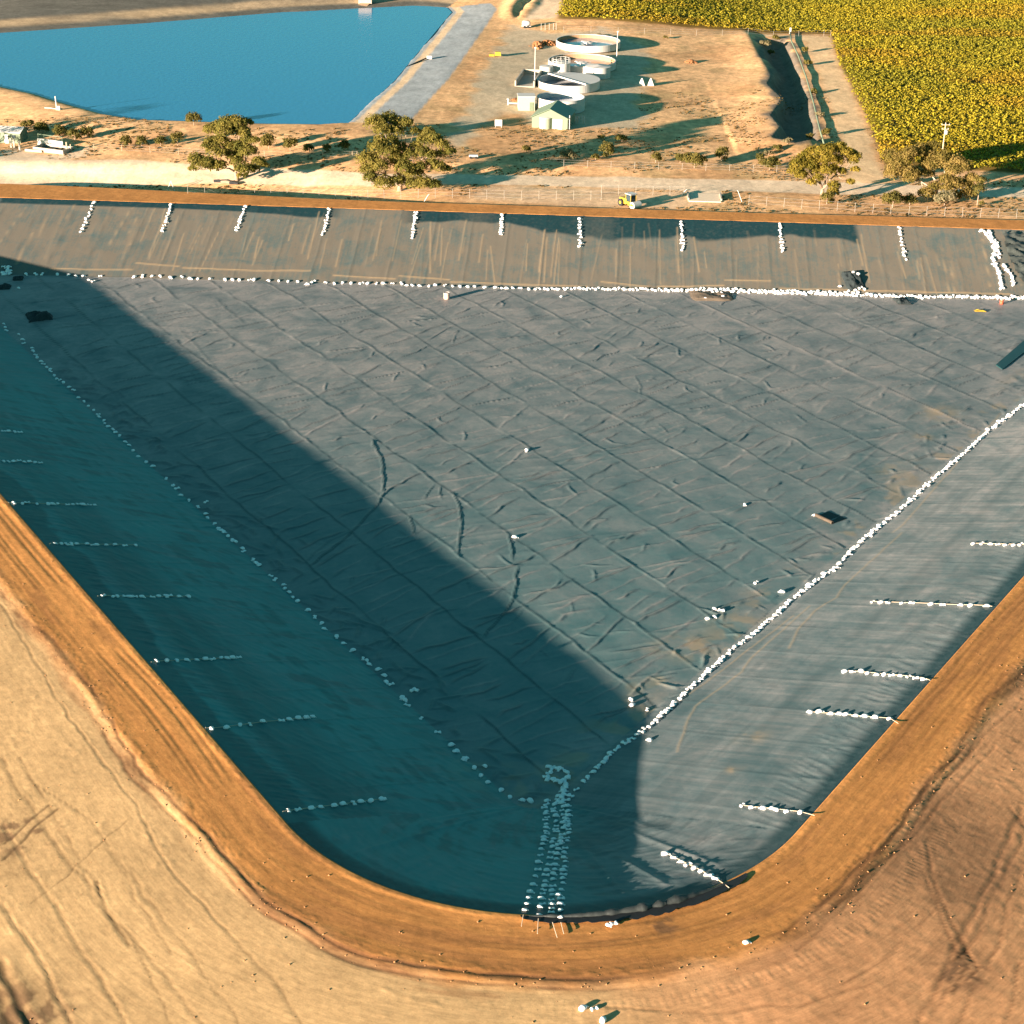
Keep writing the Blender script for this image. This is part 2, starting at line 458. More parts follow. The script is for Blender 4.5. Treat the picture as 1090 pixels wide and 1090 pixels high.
rut([(120, 900), (200, 1010), (270, 1100)], .25, .05, .3)
rut([(1090, 1010), (1070, 1075), (1060, 1110)], .3, .1); rut([(975, 1090), (1000, 1035), (1045, 945), (1090, 850)], .4, .14, .35)
rut([(988, 1090), (1012, 1035), (1055, 950), (1095, 870)], .3, .12, .3); rut([(1020, 1080), (1060, 1000), (1095, 900)], .3, .1, .3)
rut([(985, 895), (1005, 950), (1035, 1010)], .35, .08, .6); rut([(990, 930), (1012, 985), (1040, 1030)], .3, .08, .5)
rut([(1030, 790), (960, 870), (880, 950), (830, 1000)], .3, .07, .3); rut([(1060, 790), (980, 880), (910, 950), (850, 1010)], .3, .07, .3)
rut([(1090, 740), (1040, 790), (990, 850)], .3, .07, .3); rut([(1000, 1030), (1030, 1000), (1042, 1020), (1015, 1045), (1030, 1020)], .3, .1, .8)
rut([(1075, 850), (1090, 870)], .3, .08, .5); rut([(900, 1040), (960, 1000), (1000, 960)], .25, .05, .3)
rut([(640, 1066), (760, 1075), (860, 1060), (930, 1040)], .3, .05, .25)
rut([(0, 1010), (20, 1060), (40, 1100)], .8, .2, .7); rut([(-10, 1030), (10, 1080)], 1.0, .2, .8)

ZC = {  # albedo (linear)
 'pale': (.55, .355, .17), 'crest': (.50, .222, .068), 'brown': (.60, .30, .14), 'grass': (.80, .48, .24), 'road': (.74, .575, .40),
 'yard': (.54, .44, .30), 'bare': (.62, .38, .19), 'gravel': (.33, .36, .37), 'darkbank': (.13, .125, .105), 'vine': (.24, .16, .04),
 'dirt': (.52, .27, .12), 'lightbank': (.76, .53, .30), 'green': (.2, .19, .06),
}
ROAD = pxpoly([(-60, 166), (30, 168), (60, 170.5), (130, 171), (270, 179), (400, 184), (545, 186.5), (700, 190), (810, 192), (900, 193.5), (1000, 198), (1160, 201),
               (1160, 212), (1000, 208), (900, 206.5), (810, 204), (768, 203.5), (766, 212.5), (734, 210.5), (732, 202.5), (640, 199.5), (545, 197), (400, 194), (270, 188.5), (130, 186.5), (-60, 186)])
SIDEROAD = pxpoly([(810, 37.5), (872, 38.5), (884, 39), (889, 64), (909, 103), (929, 157), (942, 192), (905, 195), (901, 165), (887, 118), (872, 78), (857, 45), (840, 41), (810, 40)])
TOPROAD = pxpoly([(556, 32), (575, 14), (588, -16), (614, -16), (600, 5), (592, 31)])
YARD = pxpoly([(545, 36), (575, 42), (602, 46), (640, 40), (676, 50), (690, 62), (688, 95), (676, 112), (690, 130), (672, 138), (610, 140), (560, 137), (548, 128), (530, 125),
               (512, 140), (492, 162), (476, 160), (500, 115), (520, 70)])
YARD2 = pxpoly([(-60, 158), (20, 160), (60, 166), (95, 160), (92, 168), (40, 174), (-60, 180)])
PAD = pxpoly([(520, 198), (600, 200), (730, 205), (760, 214), (720, 222), (640, 219), (560, 216), (500, 212)])
def wig(x, y, P, amp=2.0, soft=1.2):
    """soft inside-mask of a polygon with an uneven outline"""
    P = np.array(P); m = np.zeros(x.shape)
    s = (x > P[:, 0].min()-6) & (x < P[:, 0].max()+6) & (y > P[:, 1].min()-6) & (y < P[:, 1].max()+6)
    if not s.any(): return m
    xs, ys = x[s], y[s]
    sd = polysd(xs, ys, P) + (fbm(xs, ys, 5, 3, 21)-.5)*amp*2
    m[s] = 1-sstep(sd, -soft, soft)
    return m

def build_ground():
    ns, nd = len(RP), len(DL)
    D = np.broadcast_to(DL[:, None], (nd, ns))
    X = RP[None, :, 0] + RN[None, :, 0]*D; Y = RP[None, :, 1] + RN[None, :, 1]*D
    S = np.broadcast_to(RS[None, :], (nd, ns))
    x = X.ravel().copy(); y = Y.ravel().copy(); d = D.ravel().copy(); s = S.ravel().copy()
    z = outer_z(x, y, d)
    near = (y < 300) & (d < 60)
    cw = crest_w(x, y)
    z += small_relief(x, y, d)*np.where(near, 1, 1.6)
    mixc = lambda c, k, m: c*(1-m[:, None]) + np.array(ZC[k])[None]*m[:, None]
    C = np.tile(np.array(ZC['grass']), (len(x), 1))
    grass = np.ones(len(x))
    tread = np.zeros(len(x))
    # ---- near zones
    e = d-cw
    nm = (1-sstep(y, 300, 340))
    right = sstep(x + (fbm(x, y, 9, 3, 8)-.5)*16, -4, 26)
    base = np.array(ZC['pale'])[None]*(1-right[:, None]) + np.array(ZC['brown'])[None]*right[:, None]
    C = C*(1-nm[:, None]) + base*nm[:, None]; grass *= (1-nm)
    # darker patch at far lower left, in the photograph's corner
    cr = (1-sstep(e + (fbm(x, y, 4, 4, 9)-.5)*2.4, -1.0, 1.6))*nm
    C = C*(1+.12*nm*sstep(-x, 12, 40)*cr)[:, None]
    C = mixc(C, 'crest', cr); C = C*(1+.16*nm*sstep(-x, 12, 40)*cr)[:, None]
    # long scraper streaks that follow the rim
    st = fbm(s*.05, d*2.6, 1.0, 5, 40); st2 = fbm(s*.02, d*.5, 1.0, 3, 41)
    C *= (1 + nm*((st-.5)*(.14+.28*cr) + (st2-.5)*.26))[:, None]
    z += near*(fbm(s*.06, d*2.2, 1.0, 3, 42)-.5)*.028*sstep(d, .3, 1.5)*cr
    # broken edge of the crest: windrow, cut and rut
    wob = (fbm(s, s*0, 9.0, 4, 50)-.5)*2.2
    amp = (.05 + 1.0*sstep(fbm(s, s*0+3, 14.0, 3, 51), .3, .75))*(.45+.55*np.exp(-((s-30)/45.0)**2))
    clod = fbm(x, y, .55, 3, 52)-.5
    def band(c0, w): return np.exp(-((e-wob-c0)/w)**2)
    z += near*(band(-.6, .6)*.13*np.abs(clod) - band(.15, .16)*.055*amp + band(.75, .35)*.11*np.abs(clod) - band(1.3, .14)*.035*amp)
    dk = near*np.clip(band(.15, .22)*1.3*(.25+amp) + band(1.3, .18)*.9*amp + band(.7, .9)*.75*sstep(fbm(s*.25, d*1.2, 2.0, 4, 56), .42, .62), 0, 1.2)*(.35+1.0*fbm(s*.6, d*2, .8, 3, 53))
    dk = np.clip(dk*.85, 0, .82)
    C = C*(1-dk[:, None]) + np.array((.12, .06, .03))[None]*dk[:, None]
    # damp brown fan on the right-hand corner
    pf = np.array([atz(790, 960, 0), atz(960, 850, 0), atz(1030, 700, 0)])
    cd_ = np.clip((fbm(s*.09, d*.55, 1.0, 5, 54)-.56)*3.2, 0, .38)*near*(1-sstep(e, 2, 5)); C = C*(1-cd_[:, None]) + np.array((.27, .12, .05))[None]*cd_[:, None]
    # crumbly lip along the liner
    lip = np.exp(-((d-.55)/.35)**2)*near
    z += lip*(.02+.10*np.abs(fbm(x, y, .8, 3, 55)-.5)); C *= (1+.18*lip)[:, None]
    # wheel ruts along crest
    for dd, ww, hh in ((2.1, .2, .05), (3.9, .22, .05), (4.6, .16, .03), (1.3, .15, .04)):
        w2 = (fbm(s, s*0+dd, 25.0, 2, 60)-.5)*1.6
        b_ = np.exp(-((d-dd-w2)/ww)**2)*near*sstep(fbm(s, s*0+dd, 17, 2, 61), .38, .6)
        z -= b_*hh*.5; C *= (1-.22*b_)[:, None]
    # tyre tread band round the near right of the corner
    tb = np.exp(-((d-cw-3.2 - .03*np.abs(s-35))/.8)**4)*near*sstep(s, 24, 32)*(1-sstep(s, 62, 72))
    tread = np.clip(tb, 0, 1)
    # hand-placed ruts
    for P, w, h, stn in RUTS:
        bx = (x > P[:, 0].min()-3) & (x < P[:, 0].max()+3) & (y > P[:, 1].min()-3) & (y < P[:, 1].max()+3) & (d > 0)
        if not bx.any(): continue
        xs = x[bx] + (fbm(x[bx], y[bx], 3, 2, 70)-.5)*.9; ys = y[bx] + (fbm(x[bx], y[bx], 3, 2, 71)-.5)*.9
        dist = np.full(xs.shape, 1e9)
        for i in range(len(P)-1): dist = np.minimum(dist, seg_dist(xs, ys, P[i], P[i+1]))
        g1 = np.exp(-(dist/w)**2); g2 = np.exp(-((dist-w*2)/w)**2)
        brk = .4+.8*fbm(xs, ys, 2.2, 3, 72)
        z[bx] += (-g1*h + g2*h*.4)*brk*.42
        C[bx] *= (1-stn*np.clip(g1*1.1, 0, 1)*brk*.8)[:, None]
    for cx, cy, r in ((1025, 1020, 2.2), (20, 880, 2.6), (8, 1075, 4.5), (705, 985, 1.2)):
        q = atz(cx, cy, 0); g = np.exp(-((x-q[0])**2+(y-q[1])**2)/r**2)*(.2+1.2*sstep(fbm(x, y, .9, 3, 75), .4, .62))
        g = np.clip(g, 0, .75); C = C*(1-g[:, None]) + np.array((.14, .08, .045))[None]*g[:, None]
    # clods and pebbles
    peb = sstep(fbm(x, y, .7, 2, 77), .74, .86)*near*sstep(e, 1.0, 3)
    z += peb*.02
    fan = np.exp(-((s-64)/9.0)**2)*sstep(e, .8, 2)*(1-sstep(e, 9, 15))*near
    fan = np.clip(fan*(.3+.9*fbm(x, y, 2.5, 4, 78)), 0, .6); C = C*(1-fan[:, None]) + np.array((.20, .11, .06))[None]*fan[:, None]
    z += (fbm(x*1.6+y*.9, y-x*.5, 1.3, 3, 79)-.5)*.045*near*right*sstep(e, 1, 3)
    # ---- far zones
    fm = sstep(y, 318, 345)
    bank = (1-sstep(e+(fbm(x, y, 5, 2, 22)-.5)*.8, -.2, .4))*fm
    C = mixc(C, 'crest', bank); grass *= (1-bank)
    verge = fm*(1-sstep(e+(fbm(x, y, 14, 3, 23)-.5)*8, 0, 5))*(1-bank)*.75
    C = mixc(C, 'dirt', verge)
    gv = fm*np.clip((fbm(x, y, 14, 4, 24)-.42)*2.2, 0, .7)*(1-bank)
    C = C*(1-gv[:, None]) + np.array((.54, .29, .13))[None]*gv[:, None]
    gv = fm*np.clip((fbm(x, y, 6, 4, 25)-.55)*2.5, 0, .5)*(1-bank)
    C = C*(1-gv[:, None]) + np.array((.40, .29, .13))[None]*gv[:, None]
    f = y > 340
    def zone(P, k, amp=1.5, soft=1.0, gr=0., st=1.0):
        nonlocal C, grass
        m = np.zeros(len(x)); m[f] = wig(x[f], y[f], P, amp, soft)*st
        C = mixc(C, k, m); grass = grass*(1-m)+gr*m
    zone(YARD, 'yard', 3.5, 2.0, .25, .9); zone(YARD2, 'road', 2, 1.5, 0, .8); zone(PAD, 'road', 3, 2.5, 0, .45)
    zone(pxpoly([(452, 130), (560, 0), (530, -16), (520, -16), (436, 112)]), 'bare', 2, 2, .5, .85)
    zone(VINE, 'vine', .6, .8, .2)
    zone(SIDEROAD, 'lightbank', 1.2, 1.0, 0, .9); zone(TOPROAD, 'road', 1.2, 1.0, 0, .8)
    zone(ROAD, 'road', .8, .7, 0, .95)
    zone(pxpoly([(806, 41), (842, 40), (850, 60), (861, 88), (872, 128), (877, 153), (850, 160), (818, 154), (826, 140), (815, 128), (826, 110), (811, 94), (820, 76), (808, 62)]), 'darkbank', 2.4, 1.2, .5, .92)  # pit shade painted into the ground colour, sunlit east wall included
    # reservoir banks
    m = f & (x < 190) & (y > 395)
    xs, ys = x[m], y[m]; gd = [np.full(xs.shape, 1e9) for _ in range(4)]
    for i in range(len(WATER)): gd[W_GROUP[i]] = np.minimum(gd[W_GROUP[i]], seg_dist(xs, ys, WATER[i], WATER[(i+1) % len(WATER)]))
    isr = (gd[1] < np.minimum(gd[0], gd[2]))
    isf = (gd[2] < np.minimum(gd[0], gd[1]))
    mr = np.zeros(len(x)); mr[m] = isr*(1-sstep(gd[1], 13.6, 14.2)); C = mixc(C, 'gravel', mr); grass *= (1-mr)
    ml = np.zeros(len(x)); ml[m] = isr*(1-sstep(np.abs(gd[1]-2.6), .9, 1.5)); C = mixc(C, 'lightbank', ml*.8)
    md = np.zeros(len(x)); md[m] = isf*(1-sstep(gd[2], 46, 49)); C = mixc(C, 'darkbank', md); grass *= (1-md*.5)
    ml = np.zeros(len(x)); ml[m] = isf*sstep(gd[2], 4, 7)*(1-sstep(gd[2], 11, 15))*np.clip((fbm(xs, ys, 30, 3, 27)-.3)*3, 0, 1); C = mixc(C, 'lightbank', ml*.6)
    # trampled tracks either side of the road
    # lip row drops vertically into the liner trench
    z[:ns] = -.55
    idx = np.arange(nd*ns).reshape(nd, ns)
    a = idx[:-1, :]; b = idx[1:, :]
    F_ = np.stack([a, np.roll(a, -1, 1), np.roll(b, -1, 1), b], -1).reshape(-1, 4)
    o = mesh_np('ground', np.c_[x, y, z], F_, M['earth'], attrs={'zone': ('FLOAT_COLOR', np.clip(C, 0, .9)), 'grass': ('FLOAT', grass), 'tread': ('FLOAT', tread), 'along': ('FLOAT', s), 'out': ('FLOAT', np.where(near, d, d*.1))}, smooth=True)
    tag(o, kind='structure')
build_ground()

# ------------------------------------------------------------------ LINER
def liner_mat():
    m, nt, b = new_mat('pond_liner_sheet'); L = nt.links.new
    g = N(nt, 'ShaderNodeNewGeometry')
    dust = N(nt, 'ShaderNodeAttribute', attribute_name='dust'); seam = N(nt, 'ShaderNodeAttribute', attribute_name='seam')
    clean = N(nt, 'ShaderNodeAttribute', attribute_name='clean')
    su = N(nt, 'ShaderNodeAttribute', attribute_name='su'); sd = N(nt, 'ShaderNodeAttribute', attribute_name='sdn')
    cb = N(nt, 'ShaderNodeCombineXYZ')
    m1 = N(nt, 'ShaderNodeMath', operation='MULTIPLY'); m1.inputs[1].default_value = .9; L(su.outputs['Fac'], m1.inputs[0])
    m2 = N(nt, 'ShaderNodeMath', operation='MULTIPLY'); m2.inputs[1].default_value = .035; L(sd.outputs['Fac'], m2.inputs[0])
    L(m1.outputs[0], cb.inputs[0]); L(m2.outputs[0], cb.inputs[1])
    ns = N(nt, 'ShaderNodeTexNoise'); ns.inputs['Scale'].default_value = 1.6; ns.inputs['Detail'].default_value = 6; ns.inputs['Roughness'].default_value = .65
    L(cb.outputs[0], ns.inputs['Vector'])
    n1 = N(nt, 'ShaderNodeTexNoise'); n1.inputs['Scale'].default_value = .16; n1.inputs['Detail'].default_value = 8; n1.inputs['Roughness'].default_value = .62; n1.inputs['Distortion'].default_value = .6
    n2 = N(nt, 'ShaderNodeTexNoise'); n2.inputs['Scale'].default_value = 1.3; n2.inputs['Detail'].default_value = 7; n2.inputs['Roughness'].default_value = .7
    L(g.outputs['Position'], n1.inputs['Vector']); L(g.outputs['Position'], n2.inputs['Vector'])
    # dust amount = attr + noises
    def mr(src, a, b_, c, d_):
        r = N(nt, 'ShaderNodeMapRange'); r.inputs[1].default_value = a; r.inputs[2].default_value = b_; r.inputs[3].default_value = c; r.inputs[4].default_value = d_; L(src, r.inputs[0]); return r.outputs[0]
    def mth(op, a, b_):
        q = N(nt, 'ShaderNodeMath', operation=op)
        for i, v in enumerate((a, b_)):
            if isinstance(v, (int, float)): q.inputs[i].default_value = v
            else: L(v, q.inputs[i])
        return q.outputs[0]
    a1 = mr(n1.outputs['Fac'], .3, .7, .45, 1.5); a2 = mr(n2.outputs['Fac'], .3, .7, .75, 1.25)
    a3 = mr(ns.outputs['Fac'], .3, .7, .62, 1.4)
    slope = N(nt, 'ShaderNodeAttribute', attribute_name='slope')
    mxs = N(nt, 'ShaderNodeMix', data_type='FLOAT'); L(slope.outputs['Fac'], mxs.inputs[0]); mxs.inputs[2].default_value = 1; L(a3, mxs.inputs[3])
    da = mth('MULTIPLY', mth('MULTIPLY', dust.outputs['Fac'], a1), mth('MULTIPLY', a2, mxs.outputs[0]))
    dc = N(nt, 'ShaderNodeClamp'); L(da, dc.inputs[0])
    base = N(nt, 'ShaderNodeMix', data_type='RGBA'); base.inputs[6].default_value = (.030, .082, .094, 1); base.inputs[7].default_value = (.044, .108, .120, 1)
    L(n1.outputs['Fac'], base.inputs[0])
    tl = N(nt, 'ShaderNodeAttribute', attribute_name='shade_teal'); bs2 = N(nt, 'ShaderNodeMix', data_type='RGBA'); bs2.inputs[7].default_value = (.020, .225, .222, 1); L(tl.outputs['Fac'], bs2.inputs[0]); L(base.outputs[2], bs2.inputs[6])
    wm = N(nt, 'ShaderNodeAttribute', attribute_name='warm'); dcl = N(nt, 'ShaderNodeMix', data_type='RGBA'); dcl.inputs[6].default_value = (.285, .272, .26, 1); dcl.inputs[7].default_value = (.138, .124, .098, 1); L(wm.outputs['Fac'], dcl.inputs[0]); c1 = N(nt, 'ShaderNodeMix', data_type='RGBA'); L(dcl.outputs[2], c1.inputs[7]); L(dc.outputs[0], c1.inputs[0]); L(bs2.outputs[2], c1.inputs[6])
    # clean black liner near crest, plus shade painted along folds
    cn = mth('MULTIPLY', clean.outputs['Fac'], mr(n2.outputs['Fac'], .3, .6, .8, 1.1))
    cc = N(nt, 'ShaderNodeClamp'); L(cn, cc.inputs[0])
    c2 = N(nt, 'ShaderNodeMix', data_type='RGBA'); c2.inputs[7].default_value = (.008, .032, .038, 1); L(cc.outputs[0], c2.inputs[0]); L(c1.outputs[2], c2.inputs[6])
    # seams / dusty lines
    c3 = N(nt, 'ShaderNodeMix', data_type='RGBA'); c3.inputs[7].default_value = (.36, .26, .15, 1); L(seam.outputs['Fac'], c3.inputs[0]); L(c2.outputs[2], c3.inputs[6])
    L(c3.outputs[2], b.inputs['Base Color'])
    b.inputs['Roughness'].default_value = .55; b.inputs['Specular IOR Level'].default_value = .25
    n4 = N(nt, 'ShaderNodeTexNoise'); n4.inputs['Scale'].default_value = 2.2; n4.inputs['Detail'].default_value = 4; n4.inputs['Distortion'].default_value = 1.5; L(g.outputs['Position'], n4.inputs['Vector'])
    bp = N(nt, 'ShaderNodeBump'); bp.inputs['Strength'].default_value = .28; bp.inputs['Distance'].default_value = .04
    L(n4.outputs['Fac'], bp.inputs['Height']); L(bp.outputs[0], b.inputs['Normal'])
    return m
M['liner'] = liner_mat()

def axis(segs):
    out = [segs[0][0]]
    for a, b, st in segs:
        n = max(1, int(round((b-a)/st))); out += list(a+(b-a)*(np.arange(1, n+1)/n))
    return np.array(out)

NL = _n(32.17); TL_ = np.array([-NL[1], NL[0]])        # across seams, along seams (up-left)
def build_liner():
    xs = axis([(-165, -75, .5), (-75, -40, .26), (-40, 45, .19), (45, 80, .28), (80, 165, .5)])
    ys = axis([(127, 215, .19), (215, 260, .26), (260, 322, .4), (322, 378, .35)])
    X, Y = np.meshgrid(xs, ys)
    d = rim_d(X, Y)
    Z, side = pond_z(X, Y, True)
    Z = np.where(d < 0.02, -.03-.02*0, Z)
    floor = (side == 3)
    toe = sstep(-DEPTH+.15-Z, -.6, 0)
    sf = np.where(floor, 1.0, 0.0)
    # general undulation of the sheet
    u = X*NL[0]+Y*NL[1]; v = X*TL_[0]+Y*TL_[1]
    Z = Z + sf*((fbm(X, Y, 7, 3, 100)-.5)*.10 + (fbm(u*.6, v*1.7, 4, 3, 101)-.5)*.06)
    Z = Z + sf*(fbm(X, Y, 1.6, 3, 102)-.5)*.025
    # ridged soft wrinkles running across the panels, different in each panel
    pan = np.floor((u-127.3)/9.2)
    q = v + u*.16*(1+.25*np.sin(pan*2.1)) + pan*3.7
    fine = 1-np.abs(2*fbm(q*.28, u*.05+pan*7.3, 1.0, 2, 104)-1)*2.6
    Z = Z + sf*np.clip(fine, 0, 1)**3*.05*(.3+fbm(X, Y, 18, 2, 105))
    seam = np.zeros(X.shape); clean = np.zeros(X.shape); DU = np.zeros(X.shape)
    # welds between floor panels: low ridge, slightly wavering
    uw = u + (fbm(v, v*0+np.round((u-127.3)/9.2), 5, 3, 106)-.5)*1.0
    ph = (uw-127.3)/9.2; fr = np.abs(ph-np.round(ph))*9.2
    Z += sf*.035*np.exp(-(fr/.2)**2)*(.1+1.4*sstep(fbm(X, Y, 4, 2, 107), .35, .65)); clean += sf*.75*np.exp(-((fr)/.17)**2)*sstep(fbm(X, Y, 6, 3, 112), .22, .5)
    # slopes: panels run down the slope
    SU = np.zeros(X.shape); SD = np.zeros(X.shape)
    for k in range(3):
        n = SIDES[k][0]; t = np.array([-n[1], n[0]]); m = side == k
        SU[m] = (X*t[0]+Y*t[1])[m]; SD[m] = (X*n[0]+Y*n[1]-SIDES[k][1])[m]
    for k in range(3):
        m = side == 4+k; c = CEN[k]
        SU[m] = (np.arctan2(Y-c[1], X-c[0])*14)[m]; SD[m] = (RC-np.hypot(X-c[0], Y-c[1]))[m]
    slopem = np.where(floor, 0.0, 1.0)
    su2 = SU + (fbm(SD, SU*.02, 9, 2, 108)-.5)*.5
    fr = np.abs(su2/7.3-np.round(su2/7.3))*7.3
    Z += slopem*.025*np.exp(-(fr/.25)**2)*(side < 3)
    clean += slopem*.25*np.exp(-(fr/.14)**2)*(side < 3)
    Z += slopem*(fbm(SU*.9, SD*.12, 1.0, 3, 109)-.5)*.032*sstep(SD, .5, 3)
    Z += slopem*(fbm(X, Y, 5, 3, 110)-.5)*.10*sstep(SD, .5, 4)
    # folds radiating over the rounded near corner
    m4 = (side == 4)
    rad = np.clip(1-np.abs(2*fbm(SU*.35, SD*.03, 1.0, 2, 111)-1)*3, 0, 1)**2
    Z += m4*rad*.12*sstep(SD, 1, 6)
    # puckers just under the crest
    pk = np.clip(1-np.abs(2*fbm(SU*1.1+SD*.5, SD*.15, 1.0, 2, 113)-1)*2.4, 0, 1)**2
    Z += slopem*pk*.055*sstep(SD, .4, 1.5)*(1-sstep(SD, 4, 8))*np.where(side == 2, .4, 1)

    def stroke(P, w, h, crease_shade=0.0, dst=0.0, wob=.5, du=0.0):
        P = np.asarray(P, float)
        i0, i1 = np.searchsorted(ys, [P[:, 1].min()-3*w-1, P[:, 1].max()+3*w+1]); j0, j1 = np.searchsorted(xs, [P[:, 0].min()-3*w-1, P[:, 0].max()+3*w+1])
        if i1 <= i0 or j1 <= j0: return
        x = X[i0:i1, j0:j1]; y = Y[i0:i1, j0:j1]
        if wob: x = x+(fbm(x, y, 2.5, 2, 120)-.5)*wob; y = y+(fbm(x, y, 2.5, 2, 121)-.5)*wob
        dist = np.full(x.shape, 1e9)
        for a in range(len(P)-1): dist = np.minimum(dist, seg_dist(x, y, P[a], P[a+1]))
        L = np.sum(np.linalg.norm(np.diff(P, axis=0), axis=1))
        ends = np.minimum(np.hypot(x-P[0, 0], y-P[0, 1]), np.hypot(x-P[-1, 0], y-P[-1, 1]))
        fade = sstep(ends, -.2, min(2.0, L*.3))
        g = np.exp(-(dist/w)**2)*(.25+.75*fade)
        Z[i0:i1, j0:j1] += g*h
        if du: DU[i0:i1, j0:j1] += np.exp(-((dist)/(w*1.3))**2)*du*(.3+.7*fade)  # ridge dust together with a painted sunlit highlight
        if crease_shade: clean[i0:i1, j0:j1] = np.maximum(clean[i0:i1, j0:j1], np.exp(-((dist-w*.9)/(w*.7))**2)*crease_shade*fade)  # crease shade painted beside the fold, stored with the clean mask
        if dst: seam[i0:i1, j0:j1] = np.maximum(seam[i0:i1, j0:j1], np.exp(-(dist/w)**2)*dst)
    rr = random.Random(5)
    # wrinkles spanning each panel
    for k in range(-6, 14):
        u0 = 127.3+k*9.2
        vv = -140.0
        while vv < 330:
            vv += rr.uniform(1.3, 3.9)
            ua = u0+rr.uniform(0, 2.5)*(rr.random() < .5); ub = u0+9.2-rr.uniform(0, 4)*(rr.random() < .5)
            ang = rr.gauss(R(9), R(9)); dv = (ub-ua)*math.tan(ang)
            pts = []
            for t in (0, .25, .5, .75, 1):
                uu = ua+(ub-ua)*t; w_ = vv+dv*t+rr.gauss(0, .16)
                pts.append(NL*uu+TL_*w_)
            c = pts[2]
            if rim_d(np.array([c[0]]), np.array([c[1]]))[0] < 29: continue
            big = rr.random()
            stroke(pts, rr.uniform(.13, .24), rr.uniform(.05, .09) if big < .6 else rr.uniform(.09, .14), crease_shade=.5 if big > .6 else .15, du=rr.uniform(.15, .45))
            if rr.random() < .15:      # Y-shaped kink
                p0 = pts[rr.choice((1, 2, 3))]; a = rr.uniform(0, 6.28); l = rr.uniform(1.8, 4.5); a = rr.gauss(R(60), R(50))
                stroke([p0, p0+np.array([math.cos(a), math.sin(a)])*l*.5+np.array([rr.gauss(0, .3), rr.gauss(0, .3)]), p0+np.array([math.cos(a), math.sin(a)])*l], .18, .075, crease_shade=.2)
    # the large folds that stand up from the floor
    Zf = -DEPTH
    def px(pts): return [np.array(atz(a, b, Zf)) for a, b in pts]
    for pts, w, h in (([(395, 468), (404, 483), (409, 500), (408, 522), (404, 535), (390, 551), (370, 570), (350, 588), (326, 605)], .38, .42),
                      ([(483, 523), (490, 540), (492, 560), (489, 578), (487, 595)], .34, .38), ([(541, 568), (545, 585), (546, 597)], .4, .45),
                      ([(550, 602), (549, 622), (544, 640), (532, 658), (520, 672), (513, 681)], .38, .42), ([(490, 664), (503, 672), (513, 677)], .3, .3),
                      ([(436, 546), (439, 562), (441, 572)], .3, .3), ([(395, 468), (398, 478)], .3, .35), ([(468, 516), (470, 532)], .28, .3), ([(463, 515), (452, 531), (447, 534)], .28, .28),
                      ([(557, 648), (545, 665)], .28, .25), ([(497, 612), (500, 628)], .28, .25), ([(482, 356), (487, 352), (482, 366)], .3, .3), ([(675, 400), (682, 412), (680, 420)], .3, .25),
                      ([(700, 450), (712, 462)], .3, .25), ([(607, 640), (612, 655)], .25, .22), ([(575, 690), (585, 700)], .25, .2), ([(200, 392), (212, 405), (222, 407)], .3, .2),
                      ([(190, 350), (212, 372), (232, 396), (262, 412)], .3, .22), ([(230, 318), (242, 330), (262, 345)], .35, .2), ([(60, 344), (110, 346), (160, 347), (190, 347)], .35, .25),
                      ([(105, 364), (140, 367), (200, 372)], .35, .22), ([(110, 404), (150, 402), (190, 404), (240, 408)], .35, .22), ([(112, 420), (135, 415), (150, 408)], .35, .25),
                      ([(145, 444), (190, 434), (240, 420)], .35, .25), ([(185, 478), (225, 466), (290, 446)], .35, .25), ([(240, 528), (290, 512), (330, 500)], .35, .25), ([(250, 538), (300, 520)], .35, .22),
                      ([(320, 602), (352, 575), (385, 560)], .35, .25), ([(390, 590), (430, 574), (455, 562)], .3, .2), ([(378, 628), (420, 613), (460, 602)], .3, .22)):
        stroke(px(pts), w*.38, h*.2, crease_shade=.75 if h > .27 else .35, wob=.5)
    # loose trench of puckers just inside the left toe
    for i in range(190):
        t = rr.uniform(0, 150); off = abs(rr.gauss(2.5, 1.8))
        p = np.array([2.6, 155.1]) + (-NL[1]*t*np.array([1, 0]) + np.array([0, NL[0]*t])) + NL*off + np.array([0, 1.5])
        a = rr.gauss(R(140), R(45)); l = rr.uniform(1.2, 4.5)
        stroke([p, p+np.array([math.cos(a), math.sin(a)])*l], .22, rr.uniform(.08, .2), crease_shade=.25)
    for i in range(90):
        t = rr.uniform(0, 180); off = abs(rr.gauss(3, 2.5))
        p = np.array([3.6, 156.1]) + np.array([math.cos(R(56.3)), math.sin(R(56.3))])*t + _n(146.3)*off
        a = rr.gauss(R(60), R(40)); l = rr.uniform(1, 3.5)
        stroke([p, p+np.array([math.cos(a), math.sin(a)])*l], .2, rr.uniform(.05, .13), crease_shade=.1)
    # paler wide weld strip
    us = 200.6; dist = np.abs(u-us+(fbm(v, v*0, 9, 2, 130)-.5)*.8)
    DU += sf*.55*np.exp(-(dist/.8)**2)
    # ------ dust
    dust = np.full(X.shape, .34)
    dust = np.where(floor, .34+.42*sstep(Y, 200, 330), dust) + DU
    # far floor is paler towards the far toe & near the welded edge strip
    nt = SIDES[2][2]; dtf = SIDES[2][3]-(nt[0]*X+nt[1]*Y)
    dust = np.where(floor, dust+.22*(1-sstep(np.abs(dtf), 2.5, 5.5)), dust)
    ntr = SIDES[1][2]; dtr = (ntr[0]*X+ntr[1]*Y)-SIDES[1][3]
    dust = np.where(floor, dust+.30*(1-sstep(dtr, 1, 9))*sstep(fbm(X, Y, 5, 4, 131), .35, .6), dust)
    seam = np.maximum(seam, sf*(1-sstep(dtr, 1, 7))*.45*sstep(fbm(X, Y, 3.4, 4, 132), .58, .72))
    dust = np.where(side == 2, .92, dust)
